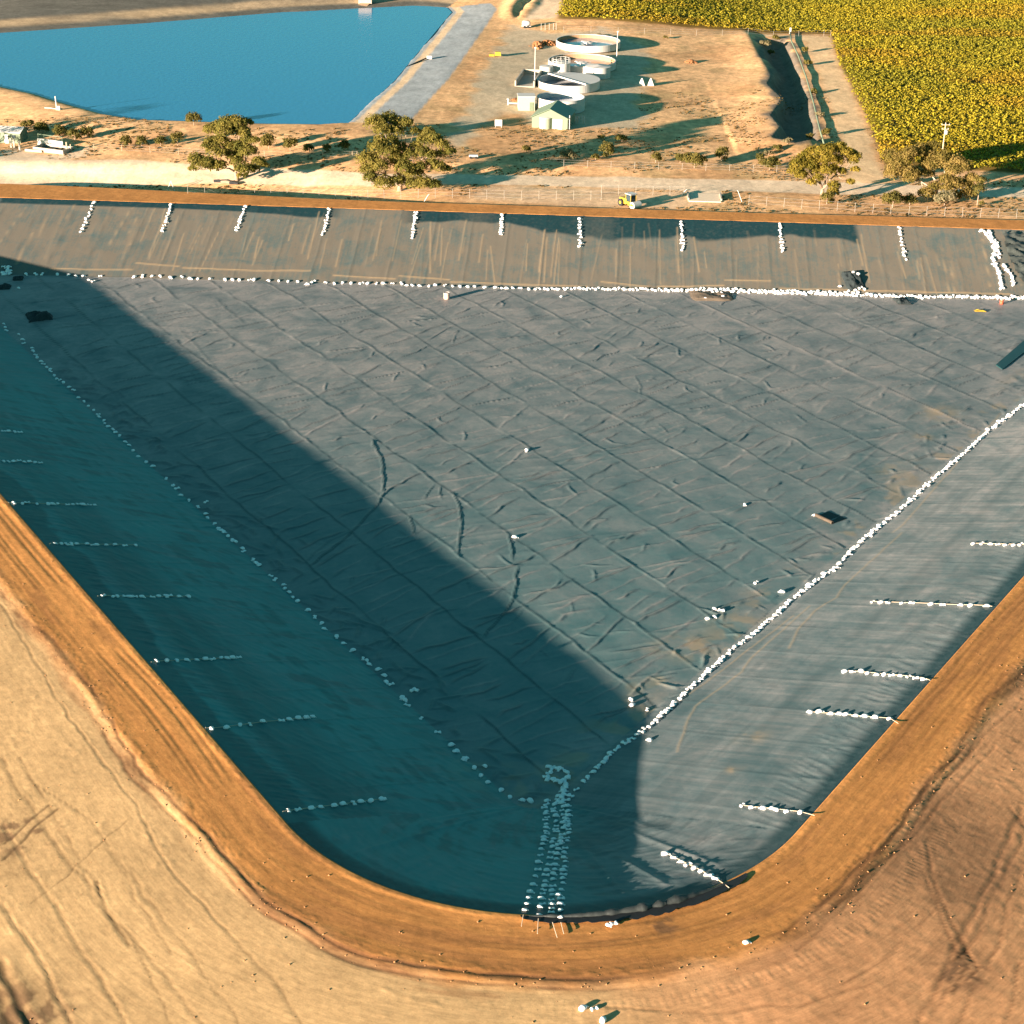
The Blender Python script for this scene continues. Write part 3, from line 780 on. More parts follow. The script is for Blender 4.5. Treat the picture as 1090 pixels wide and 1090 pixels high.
    dust = np.where(side == 1, .38+.28*sstep(Y, 150, 260), dust)
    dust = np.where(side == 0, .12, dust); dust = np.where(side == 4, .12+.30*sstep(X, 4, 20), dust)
    # clean band under the crest
    wv = np.where(side == 2, 2.5+9*fbm(SU, SU*0, 9, 3, 133)*sstep(X, -70, 10), 2.0+3.2*fbm(SU, SU*0, 9, 3, 133))
    cb = slopem*(1-sstep(SD, wv*.8, wv*1.0))
    farclean = (side == 2)*(1-sstep(X, 66.5, 68.0))
    lone = np.where(side == 2, farclean*sstep(fbm(SU, SU*0+5, 24, 2, 134), .22, .4), np.where(side == 1, .85*(1-sstep(SD, 1.0, 3.0)), np.where(side == 4, .8*(1-sstep(SD, 1.2, 3.2)), .55)))
    clean = np.maximum(clean, cb*lone)
    # broad darker panel-length bands (cleaner sheet) lying along the slopes
    clean = np.maximum(clean, (side == 0)*.42*sstep(SD, 3, 6)*(1-sstep(SD, 8, 14))*(.5+fbm(SU*.05, SD, 2, 3, 137))*np.clip(1.2-(Y-165)/110, .2, 1))
    clean = np.maximum(clean, (side == 1)*.30*np.exp(-((SD-13)/.9)**2)*sstep(fbm(SU, SD, 16, 2, 135), .3, .5)+0)
    clean = np.maximum(clean, ((side == 1) | ((side == 4) & (X > 14)))*.20*sstep(fbm(SU*.04, SD*.8, 1, 3, 136), .45, .7))
    # dusty water-mark lines running down / along the slopes
    def slope_line(k, pts_px, w=.16, s_=.8, z0=None):
        pts = []
        for a, b_ in pts_px:
            x_, y_, _ = at(a, b_); pts.append((x_, y_))
        stroke(pts, w, 0.03, dst=s_, wob=.25)
    for i in range(120):
        su0 = rr.uniform(-120, 120); s0 = rr.uniform(1, 14); s1 = min(25, s0+rr.uniform(5, 20))
        n = SIDES[2][0]; t = np.array([1, 0.0]) if abs(n[1]) < 1e-9 else np.array([-n[1], n[0]])
        b0 = n*SIDES[2][1]; lean = rr.gauss(0, .04)
        stroke([b0+t*su0+n*s0, b0+t*(su0+lean*(s1-s0)/2)+n*(s0+s1)/2, b0+t*(su0+lean*(s1-s0))+n*s1], rr.uniform(.10, .19), .02, dst=rr.uniform(.1, .5), wob=.08)
    toe_off = 2.2
    segs = [(55, 286, 140, 287), (145, 280, 190, 283.5), (195, 285, 270, 288), (270, 288, 330, 288), (355, 293, 420, 297), (425, 294, 478, 297.5), (480, 300, 560, 303),
            (560, 303, 625, 305), (640, 300, 690, 305), (700, 305, 770, 304), (772, 298, 820, 299), (830, 307, 950, 310), (950, 310, 1075, 313)]
    for a, b_, c, d_ in segs: slope_line(2, [(a, b_), (c, d_)], .22, .75)
    for P in ([(1065, 440), (960, 560), (950, 567)], [(960, 567), (900, 622), (890, 636), (868, 650), (850, 670), (840, 690)], [(862, 645), (800, 700), (790, 715), (740, 752), (735, 760), (720, 800)], [(845, 655), (770, 712), (700, 765)]):
        slope_line(1, P, .16, .42)
    # mud patches and silt near the corner
    for cx, cy, r, a in ((596, 826, 1.6, .9), (520, 825, 4.0, .22), (560, 840, 3.0, .3), (600, 890, 1.0, .4), (598, 915, .8, .3), (540, 835, 3, .25), (680, 735, 3, .25), (697, 730, 1.2, .5),
                         (735, 690, 3, .5), (745, 685, 1.5, .6), (790, 660, 3, .4), (965, 505, 4, .5), (1000, 440, 3, .5), (983, 465, 1.2, .7), (782, 819, .7, .8), (800, 784, 1.5, .4), (700, 690, 1.5, .3)):
        qx, qy, _ = at(cx, cy); g = np.exp(-(((X-qx)**2+(Y-qy)**2)/r**2))*a*(.2+1.4*sstep(fbm(X, Y, 1.4, 3, 140), .38, .65)); seam = np.maximum(seam, np.clip(g, 0, .85)*.75)
    warm = np.where(side == 2, 1.0, np.where(side == 3, .15, 0)); shade_teal = np.where(side == 0, .8, 0)+np.where(side == 4, .8*(1-sstep(X, 0, 13)), 0) + np.where(side == 3, .25*(1-sstep(Y, 170, 300)), 0)  # teal look of the shaded slopes painted into the liner's base colour
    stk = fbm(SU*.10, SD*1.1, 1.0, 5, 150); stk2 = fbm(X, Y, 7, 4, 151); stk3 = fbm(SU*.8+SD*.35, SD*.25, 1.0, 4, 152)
    shade_teal = shade_teal*np.clip(.35+.75*stk+.6*stk2, 0, 1.25)
    clean = np.maximum(clean, slopem*(side != 2)*np.where(side == 1, .2, .42)*sstep(stk*.5+stk3*.5, .48, .66)*(1-sstep(SD, 20, 26)*.5))
    DSL = ((side == 0) | (side == 4))*.16*sstep(stk3, .5, .8); dust = dust+DSL
    cr2 = (1-np.abs(2*fbm(SU*.5+SD*.9, SD*.35-SU*.1, 1.0, 2, 153)-1)*3).clip(0, 1)**2; Z += ((side == 0) | (side == 4))*cr2*.05*sstep(SD, 1, 4)
    seam = np.clip(seam, 0, .9); clean = np.clip(clean, 0, 1)
    keep = d > -1.0
    Z = np.where(d < 0, -.04, Z)
    idx = np.arange(X.size).reshape(X.shape)
    kf = keep[:-1, :-1] & keep[1:, :-1] & keep[:-1, 1:] & keep[1:, 1:]
    F_ = np.stack([idx[:-1, :-1][kf], idx[:-1, 1:][kf], idx[1:, 1:][kf], idx[1:, :-1][kf]], -1)
    used = np.unique(F_); mp = -np.ones(X.size, np.int64); mp[used] = np.arange(len(used))
    g = lambda A: A.ravel()[used]
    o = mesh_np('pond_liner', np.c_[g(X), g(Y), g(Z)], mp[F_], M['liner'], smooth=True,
                attrs={'dust': ('FLOAT', g(dust)), 'seam': ('FLOAT', g(seam)), 'clean': ('FLOAT', g(clean)), 'su': ('FLOAT', g(SU)), 'sdn': ('FLOAT', g(SD)), 'slope': ('FLOAT', g(slopem)), 'warm': ('FLOAT', g(warm)), 'shade_teal': ('FLOAT', g(shade_teal))})
    tag(o, kind='structure')
    return xs, ys, Z
LX, LY, LZ = build_liner()
def liner_z(x, y):
    i = int(np.clip(np.searchsorted(LY, y), 1, len(LY)-1)); j = int(np.clip(np.searchsorted(LX, x), 1, len(LX)-1))
    return float(np.median(LZ[i-1:i+1, j-1:j+1]))

# ------------------------------------------------------------------ WATER
def build_water():
    m, nt, b = new_mat('reservoir_water'); L = nt.links.new
    b.inputs['Base Color'].default_value = (.03, .19, .38, 1); b.inputs['Roughness'].default_value = .12; b.inputs['IOR'].default_value = 1.33
    g = N(nt, 'ShaderNodeNewGeometry'); n = N(nt, 'ShaderNodeTexNoise'); n.inputs['Scale'].default_value = .8; n.inputs['Detail'].default_value = 4
    L(g.outputs['Position'], n.inputs['Vector'])
    bp = N(nt, 'ShaderNodeBump'); bp.inputs['Strength'].default_value = .5; bp.inputs['Distance'].default_value = .12; L(n.outputs['Fac'], bp.inputs['Height']); L(bp.outputs[0], b.inputs['Normal'])
    me = bpy.data.meshes.new('water')
    c = WATER.mean(0); W2 = c+(WATER-c)*1.0
    far = W2.copy(); far[0, 0] -= 60; far[-1, 0] -= 60
    me.from_pydata([(p[0], p[1], WL) for p in far], [], [tuple(range(len(far)))]); me.materials.append(m)
    o = bpy.data.objects.new('water', me); COL.objects.link(o); tag(o, kind='structure')
build_water()

# ------------------------------------------------------------------ SANDBAGS
def bag_mesh(seed, necks=1):
    r = random.Random(seed); n = 12; prof = []
    # pillow along x with tied neck flaring at the end
    st = [(-.40, .10, .08), (-.36, .20, .11), (-.22, .25, .14), (0, .26, .15), (.16, .22, .13), (.25, .10, .08), (.30, .06, .05), (.37, .14, .05), (.42, .17, .03)]
    if necks == 2:
        st = [(-.40, .20, .07), (-.34, .24, .12), (-.18, .2, .12), (-.02, .11, .09), (.06, .10, .09), (.2, .19, .12), (.34, .24, .12), (.41, .2, .06)]
    vs = []; fs = []
    for i, (x, wy, hz) in enumerate(st):
        jx = r.gauss(0, .01); jy = r.gauss(0, .015)
        for k in range(n):
            a = 2*math.pi*k/n; cy, sz = math.cos(a), math.sin(a)
            q = lambda t: math.copysign(abs(t)**.75, t)
            z = hz*(1+q(sz)) if sz > 0 else hz*(1+q(sz)*.95)
            vs.append((x+jx, jy+wy*q(cy)*(1+r.gauss(0, .05)), max(0, z)*(1+r.gauss(0, .05))))
    for i in range(len(st)-1):
        for k in range(n): fs.append((i*n+k, (i+1)*n+k, (i+1)*n+(k+1) % n, i*n+(k+1) % n))
    fs.append(tuple(range(n))); fs.append(tuple(reversed(range((len(st)-1)*n, len(st)*n))))
    return vs, fs
BAGM = []
for i in range(6):
    vs, fs = bag_mesh(i, 2 if i % 3 == 2 else 1)
    me = bpy.data.meshes.new('sandbag'); me.from_pydata(vs, [], fs); me.materials.append(M['bag'])
    for p in me.polygons: p.use_smooth = True
    me.update(); BAGM.append((me, vs, fs))

BAGS = []   # dicts
ORD = ['first', 'second', 'third', 'fourth', 'fifth', 'sixth', 'seventh', 'eighth', 'ninth', 'tenth', 'eleventh', 'twelfth', 'thirteenth', 'fourteenth', 'fifteenth',
       'sixteenth', 'seventeenth', 'eighteenth', 'nineteenth', 'twentieth']
def ordn(i):
    if i < 20: return ORD[i]
    return ('twenty-' if i < 29 else 'thirty-')+ORD[(i-20) % 10] if i < 29 or i >= 30 else 'thirtieth'
def bag(px, py, label, group, sc=1.0, rz=None, lift=0):
    x, y, z = at(px, py)
    BAGS.append(dict(x=x, y=y, label=label, group=group, sc=sc*random.uniform(.78, 1.12), rz=random.uniform(0, 6.28) if rz is None else rz+random.gauss(0, .25), lift=lift))
def lerp_row(a, b, n, ts=None):
    ts = ts or [i/(n-1) for i in range(n)]
    return [(a[0]+(b[0]-a[0])*t, a[1]+(b[1]-a[1])*t) for t in ts]

ROPES = []
LROWS = [((-8, 459), (21, 460), 6), ((-8, 490.5), (43, 493), 10), ((15, 536), (101, 538), 13), ((59, 579), (144, 581), 12), ((110, 635), (200, 636), 12), ((167, 705), (254, 700), 11), ((225, 776), (333, 764), 10), ((307, 864), (409, 851), 10)]
GAPS = {2: [0, .1, .16, .28, .42, .48, .54, .66, .73, .8, .86, .93, 1], 3: [0, .07, .14, .2, .27, .4, .46, .52, .64, .75, .87, 1], 4: [0, .12, .16, .26, .32, .37, .46, .58, .66, .74, .78, .9, 1],
        5: [0, .12, .24, .37, .49, .6, .68, .79, .86, .93, 1], 6: [0, .15, .28, .38, .51, .69, .77, .86, .94, 1], 7: [0, .1, .24, .34, .48, .57, .68, .76, .86, 1]}
LN = ['top row', 'second row', 'third row', 'fourth row', 'fifth row', 'sixth row', 'second lowest row', 'lowest row']
for i, (a, b, n) in enumerate(LROWS):
    ps = lerp_row(a, b, n, GAPS.get(i)); rp = []
    for k, p in enumerate(ps):
        bag(p[0], p[1]+random.gauss(0, .4), 'white sandbag, %s from the rim in the %s of the left slope' % (ordn(k), LN[i]), 'sandbags in roped rows on the left slope', .95, rz=random.choice((.55, .55, 2.1)))
    st = (a[0]-9, a[1]-3) if i else a
    ROPES.append(([a if i < 2 else (a[0]-6, a[1]+.5)]+ps, 'thin pale rope along the %s of sandbags on the shaded left slope' % LN[i], 'ropes of the left slope rows'))
RROWS = [((1037, 579), (1096, 580.5), 8, None, 'highest'), ((929, 641), (1050, 645.5), 10, [0, .08, .145, .26, .345, .515, .62, .77, .875, 1], 'second highest'), ((899, 714), (984, 722.5), 11, None, 'third highest'),
         ((862, 758.5), (947, 765.5), 9, [0, .13, .27, .36, .46, .58, .68, .81, 1], 'third lowest'), ((791, 858), (852, 865), 7, [0, .16, .34, .5, .57, .77, 1], 'second lowest'), ((710, 910), (762, 936), 8, None, 'lowest')]
REND = [(1110, 582), (1056, 646.5), (990, 726), (956, 772), (867, 870), (776, 947)]
for i, (a, b, n, ts, nm) in enumerate(RROWS):
    ps = lerp_row(a, b, n, ts)
    for k, p in enumerate(ps):
        bag(p[0]+random.gauss(0, .5), p[1]+random.gauss(0, .5), 'white sandbag, %s from the rim in the %s row on the sunlit right slope' % (ordn(len(ps)-1-k), nm), 'sandbags in roped rows on the right slope', 1.0, rz=random.choice((.0, .6, 2.5)))
    ROPES.append((ps+[REND[i]], 'thin rope tying the %s sandbag row of the right slope to the rim' % nm, 'ropes of the right slope rows'))
FROWS = [((100, 216), (86.5, 247)), ((183, 218), (173, 246)), ((261, 220), (252, 245)), ((350.5, 223), (344, 249.5)), ((443, 226.5), (439, 253)), ((535, 229), (533, 249.5)), ((617.5, 233), (618, 262.6)), ((725, 236), (727, 266)), ((830, 239), (833, 267.6)), ((957, 243), (964, 276))]
for i, (a, b) in enumerate(FROWS):
    for k, p in enumerate(lerp_row(a, b, 10)):
        bag(p[0]+random.gauss(0, .5), p[1], 'white sandbag, %s down in the %s short far slope row counted from the left' % (ordn(k), ordn(i)), 'sandbags in short rows on the far slope', 1.1)
# double row at the far right
def path(pts, step_px, jit, label, group, sc=1.0, jy=.4):
    pts = np.array(pts, float); seg = np.linalg.norm(np.diff(pts, axis=0), axis=1); L = seg.sum(); t = 0; cum = np.r_[0, np.cumsum(seg)]
    while t < L:
        i = min(len(seg)-1, int(np.searchsorted(cum, t, 'right')-1)); p = pts[i]+(pts[i+1]-pts[i])*(t-cum[i])/seg[i]
        bag(p[0]+random.gauss(0, jit), p[1]+random.gauss(0, jy), label, group, sc); t += (step_px(t/L) if callable(step_px) else step_px)*random.uniform(.75, 1.25)
path([(1046, 246), (1055.5, 256), (1060, 266), (1057, 277), (1062, 286), (1065, 297), (1067, 308)], 1.9, .8, 'white sandbag in the left of the two rough rows at the far right', 'sandbags in the far right double row', 1.2)
path([(1053, 247), (1061, 260), (1064, 277)], 2.2, .8, 'white sandbag in the right of the two rough rows at the far right', 'sandbags in the far right double row', 1.2)
path([(1069, 283), (1074, 290), (1080, 304)], 2.4, .8, 'white sandbag in the right of the two rough rows at the far right', 'sandbags in the far right double row', 1.2)
# far toe
FL = 'white sandbag in the long line along the toe of the far slope'; FG = 'sandbags along the far toe'
for x_, y_ in [(28, 292), (38, 292), (45, 292), (61, 292), (73, 293), (81, 294), (89, 294), (95, 298.5), (99.5, 300), (107, 294), (143, 295), (152, 294), (162, 294), (171, 294), (182, 296), (194, 295), (203, 297), (211, 297),
               (224, 297), (240, 298), (248, 298), (255, 298), (266, 298), (271, 298), (286, 299), (297, 299), (307, 300), (317, 300), (327, 303), (334, 300), (347, 301), (356, 302), (365, 301.5), (374, 301.5), (385, 302), (392, 302), (401, 302), (408.5, 302), (418, 302),
               (427.6, 302), (433, 304), (439, 304), (447, 304.5), (457, 305), (463, 304), (474, 304), (482, 305), (490, 305.5), (498, 306), (505, 305.5), (517, 306.5), (528, 306.5), (534, 307), (539, 307.5), (546, 307), (554, 307), (563, 308), (571, 308)]:
    bag(x_, y_, FL, FG, 1.2)
path([(575, 308), (650, 308), (730, 309), (800, 311), (880, 313), (960, 315.5), (1095, 317.5)], lambda t: 4.2-1.4*t, .5, FL, FG, 1.2, .5)
path([(745, 307.5), (800, 309.5), (900, 312), (905, 310)], 4.5, .8, FL, FG, 1.1, .6)
# left toe
z0p = [(15, 55), (20, 68), (25, 80), (73, 95), (88, 115), (92, 130), (125, 148), (128, 160), (137, 175), (143, 185), (160, 200), (167, 210), (180, 222), (195, 230), (195, 240), (210, 255), (220, 268), (232, 272), (245, 282), (268, 300), (285, 312), (305, 342), (325, 355), (342, 372), (362, 388), (380, 405), (383, 415), (402, 428), (405, 440), (420, 452), (437, 465), (448, 475), (463, 488), (485, 512), (500, 525), (515, 545), (535, 567), (565, 590), (590, 607), (643, 653), (670, 680), (685, 692), (698, 718), (731, 738), (797, 744), (766, 763), (797, 792), (803, 805), (830, 828), (845, 845), (858, 855), (868, 862), (882, 875), (897, 890), (910, 897), (935, 925), (945, 935), (980, 970), (1000, 985), (1047, 1028), (1064, 1045)]
z2p = [(118, 12), (133, 20), (155, 40), (175, 58), (210, 88), (215, 100), (252, 132), (262, 145), (277, 152), (320, 193), (337, 208), (372, 228), (376, 243), (391, 258), (405, 277), (425, 292), (463, 328), (491, 355), (517, 378), (528, 400), (575, 432), (603, 455), (637, 483), (678, 515), (693, 522), (702, 536), (737, 555), (758, 578), (768, 605), (787, 614), (879, 637), (828, 667), (840, 675), (848, 695), (902, 746), (966, 800), (1019, 849), (1037, 874), (1071, 903)]
z3p = [(311, 363), (345, 394), (380, 428), (421, 423), (406, 457), (434, 484), (484, 516), (518, 539), (565, 553), (595, 556)]
lt = [(x/3.633, 330+y/3.633) for x, y in z0p if y < 900] + [(200+x/3.633, 560+y/3.633) for x, y in z2p] + [(400+x/3.633, 700+y/3.633) for x, y in z3p]
for k, p in enumerate(lt):
    stray = p[0] > 300 and k > 0 and False
    bag(p[0], p[1], 'white sandbag in the loose line along the shaded toe of the left slope', 'sandbags along the left toe', 1.0)
# right toe
for x_, y_ in [(608, 848), (614, 841), (621.5, 832), (626, 828)]: bag(x_, y_, 'white sandbag at the sparse lower end of the line along the right toe', 'sandbags along the right toe')
rt = [(600+x/3.633, 600+y/3.633) for x, y in [(110, 805), (155, 765), (240, 690), (300, 655), (400, 570), (430, 540), (480, 490), (545, 435), (650, 335), (740, 270), (800, 215), (885, 140), (940, 95), (1060, 10)]]
rt += [(790+x/3.633, 400+y/3.633) for x, y in [(460, 640), (590, 540), (730, 410), (850, 310), (965, 205), (1090, 115), (1110, 98)]]
path(rt, lambda t: 5.2-2.6*t, .7, 'white sandbag in the packed line along the toe of the right slope', 'sandbags along the right toe', 1.0, .7)
path(rt[5:], lambda t: 13-4*t, 1.2, 'white sandbag in the packed line along the toe of the right slope', 'sandbags along the right toe', 1.0, 1.0)
# chute at the near corner
def chute(pts, nm):
    for k, (x, y) in enumerate(pts):
        bag(540+x/5.45, 800+y/5.45, 'white sandbag, %s down in the %s of the four corner lines' % (ordn(k), nm), 'sandbags in the four corner lines', .84, rz=random.choice((.0, .3, -.3)))
ca = [(232, 292), (228, 310), (215, 330), (230, 350), (225, 365), (232, 385), (220, 402), (228, 425), (228, 447), (225, 468), (230, 480), (215, 505), (215, 522), (207, 545), (198, 573), (193, 608), (182, 650), (178, 693), (165, 728), (152, 777), (135, 820), (127, 855), (118, 888), (105, 922)]
cb = [(300, 262), (290, 280), (300, 295), (280, 310), (268, 335), (272, 350), (285, 380), (283, 410), (285, 435), (280, 455), (285, 470), (272, 510), (262, 530), (265, 555), (255, 590), (248, 622), (243, 660), (232, 695), (222, 722), (222, 757), (220, 785), (210, 805), (205, 830), (200, 858), (205, 888), (190, 905), (185, 950)]
cc = [(320, 300), (330, 325), (318, 345), (330, 370), (335, 390), (325, 420), (330, 450), (320, 490), (315, 510), (312, 530), (300, 545), (298, 570), (290, 600), (287, 625), (280, 660), (278, 690), (270, 715), (267, 745), (265, 785), (260, 810), (262, 835), (257, 865), (258, 888), (258, 915), (255, 935), (262, 970)]
cd = [(352, 320), (355, 350), (358, 375), (350, 395), (345, 410), (360, 425), (345, 440), (355, 460), (358, 480), (348, 505), (350, 520), (335, 565), (332, 590), (330, 620), (338, 640), (335, 670), (325, 695), (325, 715), (323, 740), (325, 765), (315, 805), (298, 838), (312, 858), (312, 890), (310, 925), (312, 965)]
for pts, nm in ((ca, 'leftmost'), (cb, 'second from left'), (cc, 'third from left'), (cd, 'rightmost')): chute(pts, nm)
for x, y in [(240, 92), (262, 92), (285, 103), (300, 108), (325, 110), (345, 125), (355, 150), (345, 160), (325, 170), (310, 180), (285, 175), (270, 165), (250, 165), (232, 160), (225, 148), (240, 130), (255, 115)]:
    bag(540+x/5.45, 800+y/5.45, 'white sandbag in the ring around the muddy patch at the near corner of the floor', 'sandbags of the corner ring')
for x, y in [(335, 180), (338, 195), (332, 215), (335, 235), (325, 250), (318, 270), (328, 288), (345, 205), (322, 232), (345, 255), (345, 285)]:
    bag(540+x/5.45, 800+y/5.45, 'white sandbag in the short packed stem below the ring at the near corner', 'sandbags of the corner stem')
# strays, each told apart by place
for x, y, l in [(621, 1073.5, 'white sandbag on the brown dirt, leftmost of the three at the bottom edge'), (633, 1074, 'white sandbag on the brown dirt, middle one of the three at the bottom edge'),
                (642, 1086, 'white sandbag on the brown dirt, cut by the bottom edge of the photo'), (795, 1003.5, 'single white sandbag on the rut of the dirt crest right of the corner'),
                (561, 480, 'lone white sandbag in the middle of the sunlit pond floor'), (548.5, 572, 'lone white sandbag beside the tall dark fold on the floor'), (793, 538, 'lone white sandbag on the floor left of the dark roll'),
                (672, 746, 'white sandbag, upper of the touching pair at the tip of the big shadow'), (673, 751.5, 'white sandbag, lower of the touching pair at the tip of the big shadow'), (689, 756, 'white sandbag alone just right of the pair at the tip of the big shadow'),
                (691, 788, 'white sandbag lying on the slope just right of the right toe line'), (761, 649, 'white sandbag, top left of the cluster of four on the floor'), (768, 650.5, 'white sandbag, right of the cluster of four on the floor'),
                (761, 657, 'white sandbag, lower middle of the cluster of four on the floor'), (754, 659, 'white sandbag, lower left of the cluster of four on the floor'), (805, 621, 'white sandbag on the floor above and left of the toe line, upper of two'),
                (832, 630.5, 'white sandbag on the floor close to the toe line, lower of two'), (406, 850.5, 'pale bag at the floor end of the lowest left row'), (20, 307, 'pale bag lying in the shade near the far left corner'),
                (598, 316, 'white sandbag set just below the far toe line near its middle'), (440, 735, 'white sandbag strayed onto the floor beside the lower left toe line'),
                (867, 549, 'white sandbag on the end of the dark roll on the floor')]:
    bag(x, y, l, None, 1.05)
# pile at the far left corner
for k in range(16):
    bag(3+random.uniform(0, 9), 284+random.uniform(0, 9), 'white sandbag in the small heap at the far left corner', 'sandbags in the far left heap', 1.2, lift=random.choice((0, 0, .25)))
for x, y in [(908, 293.5), (913, 295)]: bag(x, y, 'white sandbag on top of the dark sheet at the far slope foot', 'sandbags on the dark sheet', 1.2, lift=.5)
for x, y in [(894, 305), (906, 306), (909, 304), (916, 307), (920, 308), (913, 311), (908, 312), (911, 309)]: bag(x, y, 'white sandbag beside the dark sheet at the far slope foot', 'sandbags beside the dark sheet', 1.2)
for x, y in [(745, 314.5), (751, 318.5), (759, 312.5), (763, 312), (768, 313), (770, 317)]: bag(x, y, 'white sandbag holding down the brown scrap below the far toe', 'sandbags on the brown scrap', 1.1, lift=.2)
bag(958, 323, 'white sandbag beside the small black scrap below the far toe', None, 1.1); bag(965, 322, 'white sandbag right of the small black scrap below the far toe', None, 1.1)
for x, y, l in [(648, 987, 'pale blue bag in the anchor trench beside the white one'), (653, 985.5, 'white bag standing in the anchor trench right of the corner lines')]: bag(x, y, l, None, .9, lift=.15)

def surf_normal(x, y):
    h = .6; zx = float(height(np.array([x+h]), np.array([y]))[0]-height(np.array([x-h]), np.array([y]))[0])/(2*h)
    zy = float(height(np.array([x]), np.array([y+h]))[0]-height(np.array([x]), np.array([y-h]))[0])/(2*h)
    zx = max(-.35, min(.35, zx)); zy = max(-.35, min(.35, zy))
    return Vector((-zx, -zy, 1)).normalized()
for b in BAGS: b['dist'] = math.dist((b['x'], b['y'], 0), (0, 0, H))
BAGS.sort(key=lambda b: (b['group'] is not None, b['dist']))
SV, SF = [], []
for i, b in enumerate(BAGS):
    inside = float(rim_d(np.array([b['x']]), np.array([b['y']]))[0])
    if inside > 0: z = liner_z(b['x'], b['y'])
    else: z = float(outer_z(np.array([b['x']]), np.array([b['y']]), np.array([-inside]))[0])
    q = Vector((0, 0, 1)).rotation_difference(surf_normal(b['x'], b['y'])) @ Quaternion((0, 0, 1), b['rz'])
    loc = Vector((b['x'], b['y'], z-.02+b['lift'])); k = (i*7) % 6
    if i < 296:
        o = bpy.data.objects.new('sandbag', BAGM[k][0]); COL.objects.link(o)
        o.location = loc; o.rotation_mode = 'QUATERNION'; o.rotation_quaternion = q; s = b['sc']; o.scale = (s, s, s*random.uniform(.9, 1.25))
        tag(o, b['label'], 'sandbag', b['group'])
    else:
        mtx = Matrix.Translation(loc) @ q.to_matrix().to_4x4() @ Matrix.Scale(b['sc'], 4)
        base = len(SV); SV += [tuple(mtx @ Vector(v)) for v in BAGM[k][1]]; SF += [tuple(base+j for j in f) for f in BAGM[k][2]]
me = bpy.data.meshes.new('sandbags'); me.from_pydata(SV, [], SF); me.materials.append(M['bag'])
for p in me.polygons: p.use_smooth = True
me.update(); o = bpy.data.objects.new('sandbag_lines', me); COL.objects.link(o)
tag(o, 'many small distant white sandbags in long lines along the far toes and far slope', 'sandbags', kind='stuff')

for (a, b_), nm in zip((((557, 976), (555, 988)), ((573, 980), (572, 996)), ((588, 984), (593, 1000)), ((597, 984), (600, 996))), ('leftmost', 'second', 'third', 'rightmost')):
    ROPES.append(([a, b_], 'short tie rope at the rim end of the %s corner line of sandbags' % nm, 'tie ropes of the corner lines'))
for pts, lab, grp in ROPES:
    mb = MB(); P = []
    for a, b_ in pts:
        x, y, z = at(a, b_); ins = float(rim_d(np.array([x]), np.array([y]))[0])
        z = liner_z(x, y) if ins > .3 else .1
        P.append((x, y, z+.12))
    if len(P) > 1:
        o = mb.tube(P, .035, 5).build('rope', M['rope']); tag(o, lab, 'rope', grp)

# ------------------------------------------------------------------ scraps, rolls, trench liner
def crumple(name, px, py, sx, sy, hgt, mat, rz, label, cat, seed=0, lift=0):
    x0, y0, z0 = at(px, py); n = 22; V = []; Fc = []
    for i in range(n):
        for j in range(n):
            u = i/(n-1)*2-1; v = j/(n-1)*2-1
            r = max(abs(u), abs(v)); wob = 1+.25*(vnoise(np.array([u*2+seed]), np.array([v*2]), seed)[0]-.5)
            e = max(0, 1-r**4)
            zz = .05+e*hgt*(.25+1.5*float(fbm(np.array([u+seed*3.1]), np.array([v]), .55, 3, seed)[0])*1.0-.25)
            a, b_ = u*sx/2*wob, v*sy/2*wob
            V.append((a, b_, max(.02, zz)))
    for i in range(n-1):
        for j in range(n-1): Fc.append((i*n+j, (i+1)*n+j, (i+1)*n+j+1, i*n+j+1))
    me = bpy.data.meshes.new(name); me.from_pydata(V, [], Fc); me.materials.append(mat); me.update()
    o = bpy.data.objects.new(name, me); COL.objects.link(o)
    zl = liner_z(x0, y0); nrm = surf_normal(x0, y0)
    o.location = (x0, y0, zl+lift); o.rotation_mode = 'QUATERNION'; o.rotation_quaternion = Vector((0, 0, 1)).rotation_difference(nrm) @ Quaternion((0, 0, 1), rz)
    sm = o.modifiers.new('thick', 'SOLIDIFY'); sm.thickness = .03
    tag(o, label, cat); return o
crumple('liner_scrap', 42, 338, 4.2, 4.5, 1.1, M['mat'], .4, 'dark crumpled heap of sheet lying on the shaded floor at far left', 'sheet', 1)
crumple('liner_scrap', 19, 297, 2.0, 2.2, .5, M['mat'], .2, 'small dark scrap beside the sandbag heap at the far left corner', 'sheet', 2)
crumple('liner_scrap', 5, 306, 2.2, 2.5, .6, M['mat'], .2, 'small dark scrap at the far left edge below the sandbag heap', 'sheet', 3)
crumple('liner_scrap', 757, 315.5, 7.5, 6.0, .45, M['matbrown'], .05, 'flat brown scrap of dusty liner just below the far toe line', 'sheet', 4)
crumple('liner_scrap', 908, 299, 3.4, 6.5, .8, M['mat'], .1, 'dark bunched sheet with two sandbags on it at the foot of the far slope', 'sheet', 5)
crumple('liner_scrap', 960, 321, 2.6, 3.5, .6, M['mat'], .1, 'small black scrap below the far toe line on the right', 'sheet', 6)
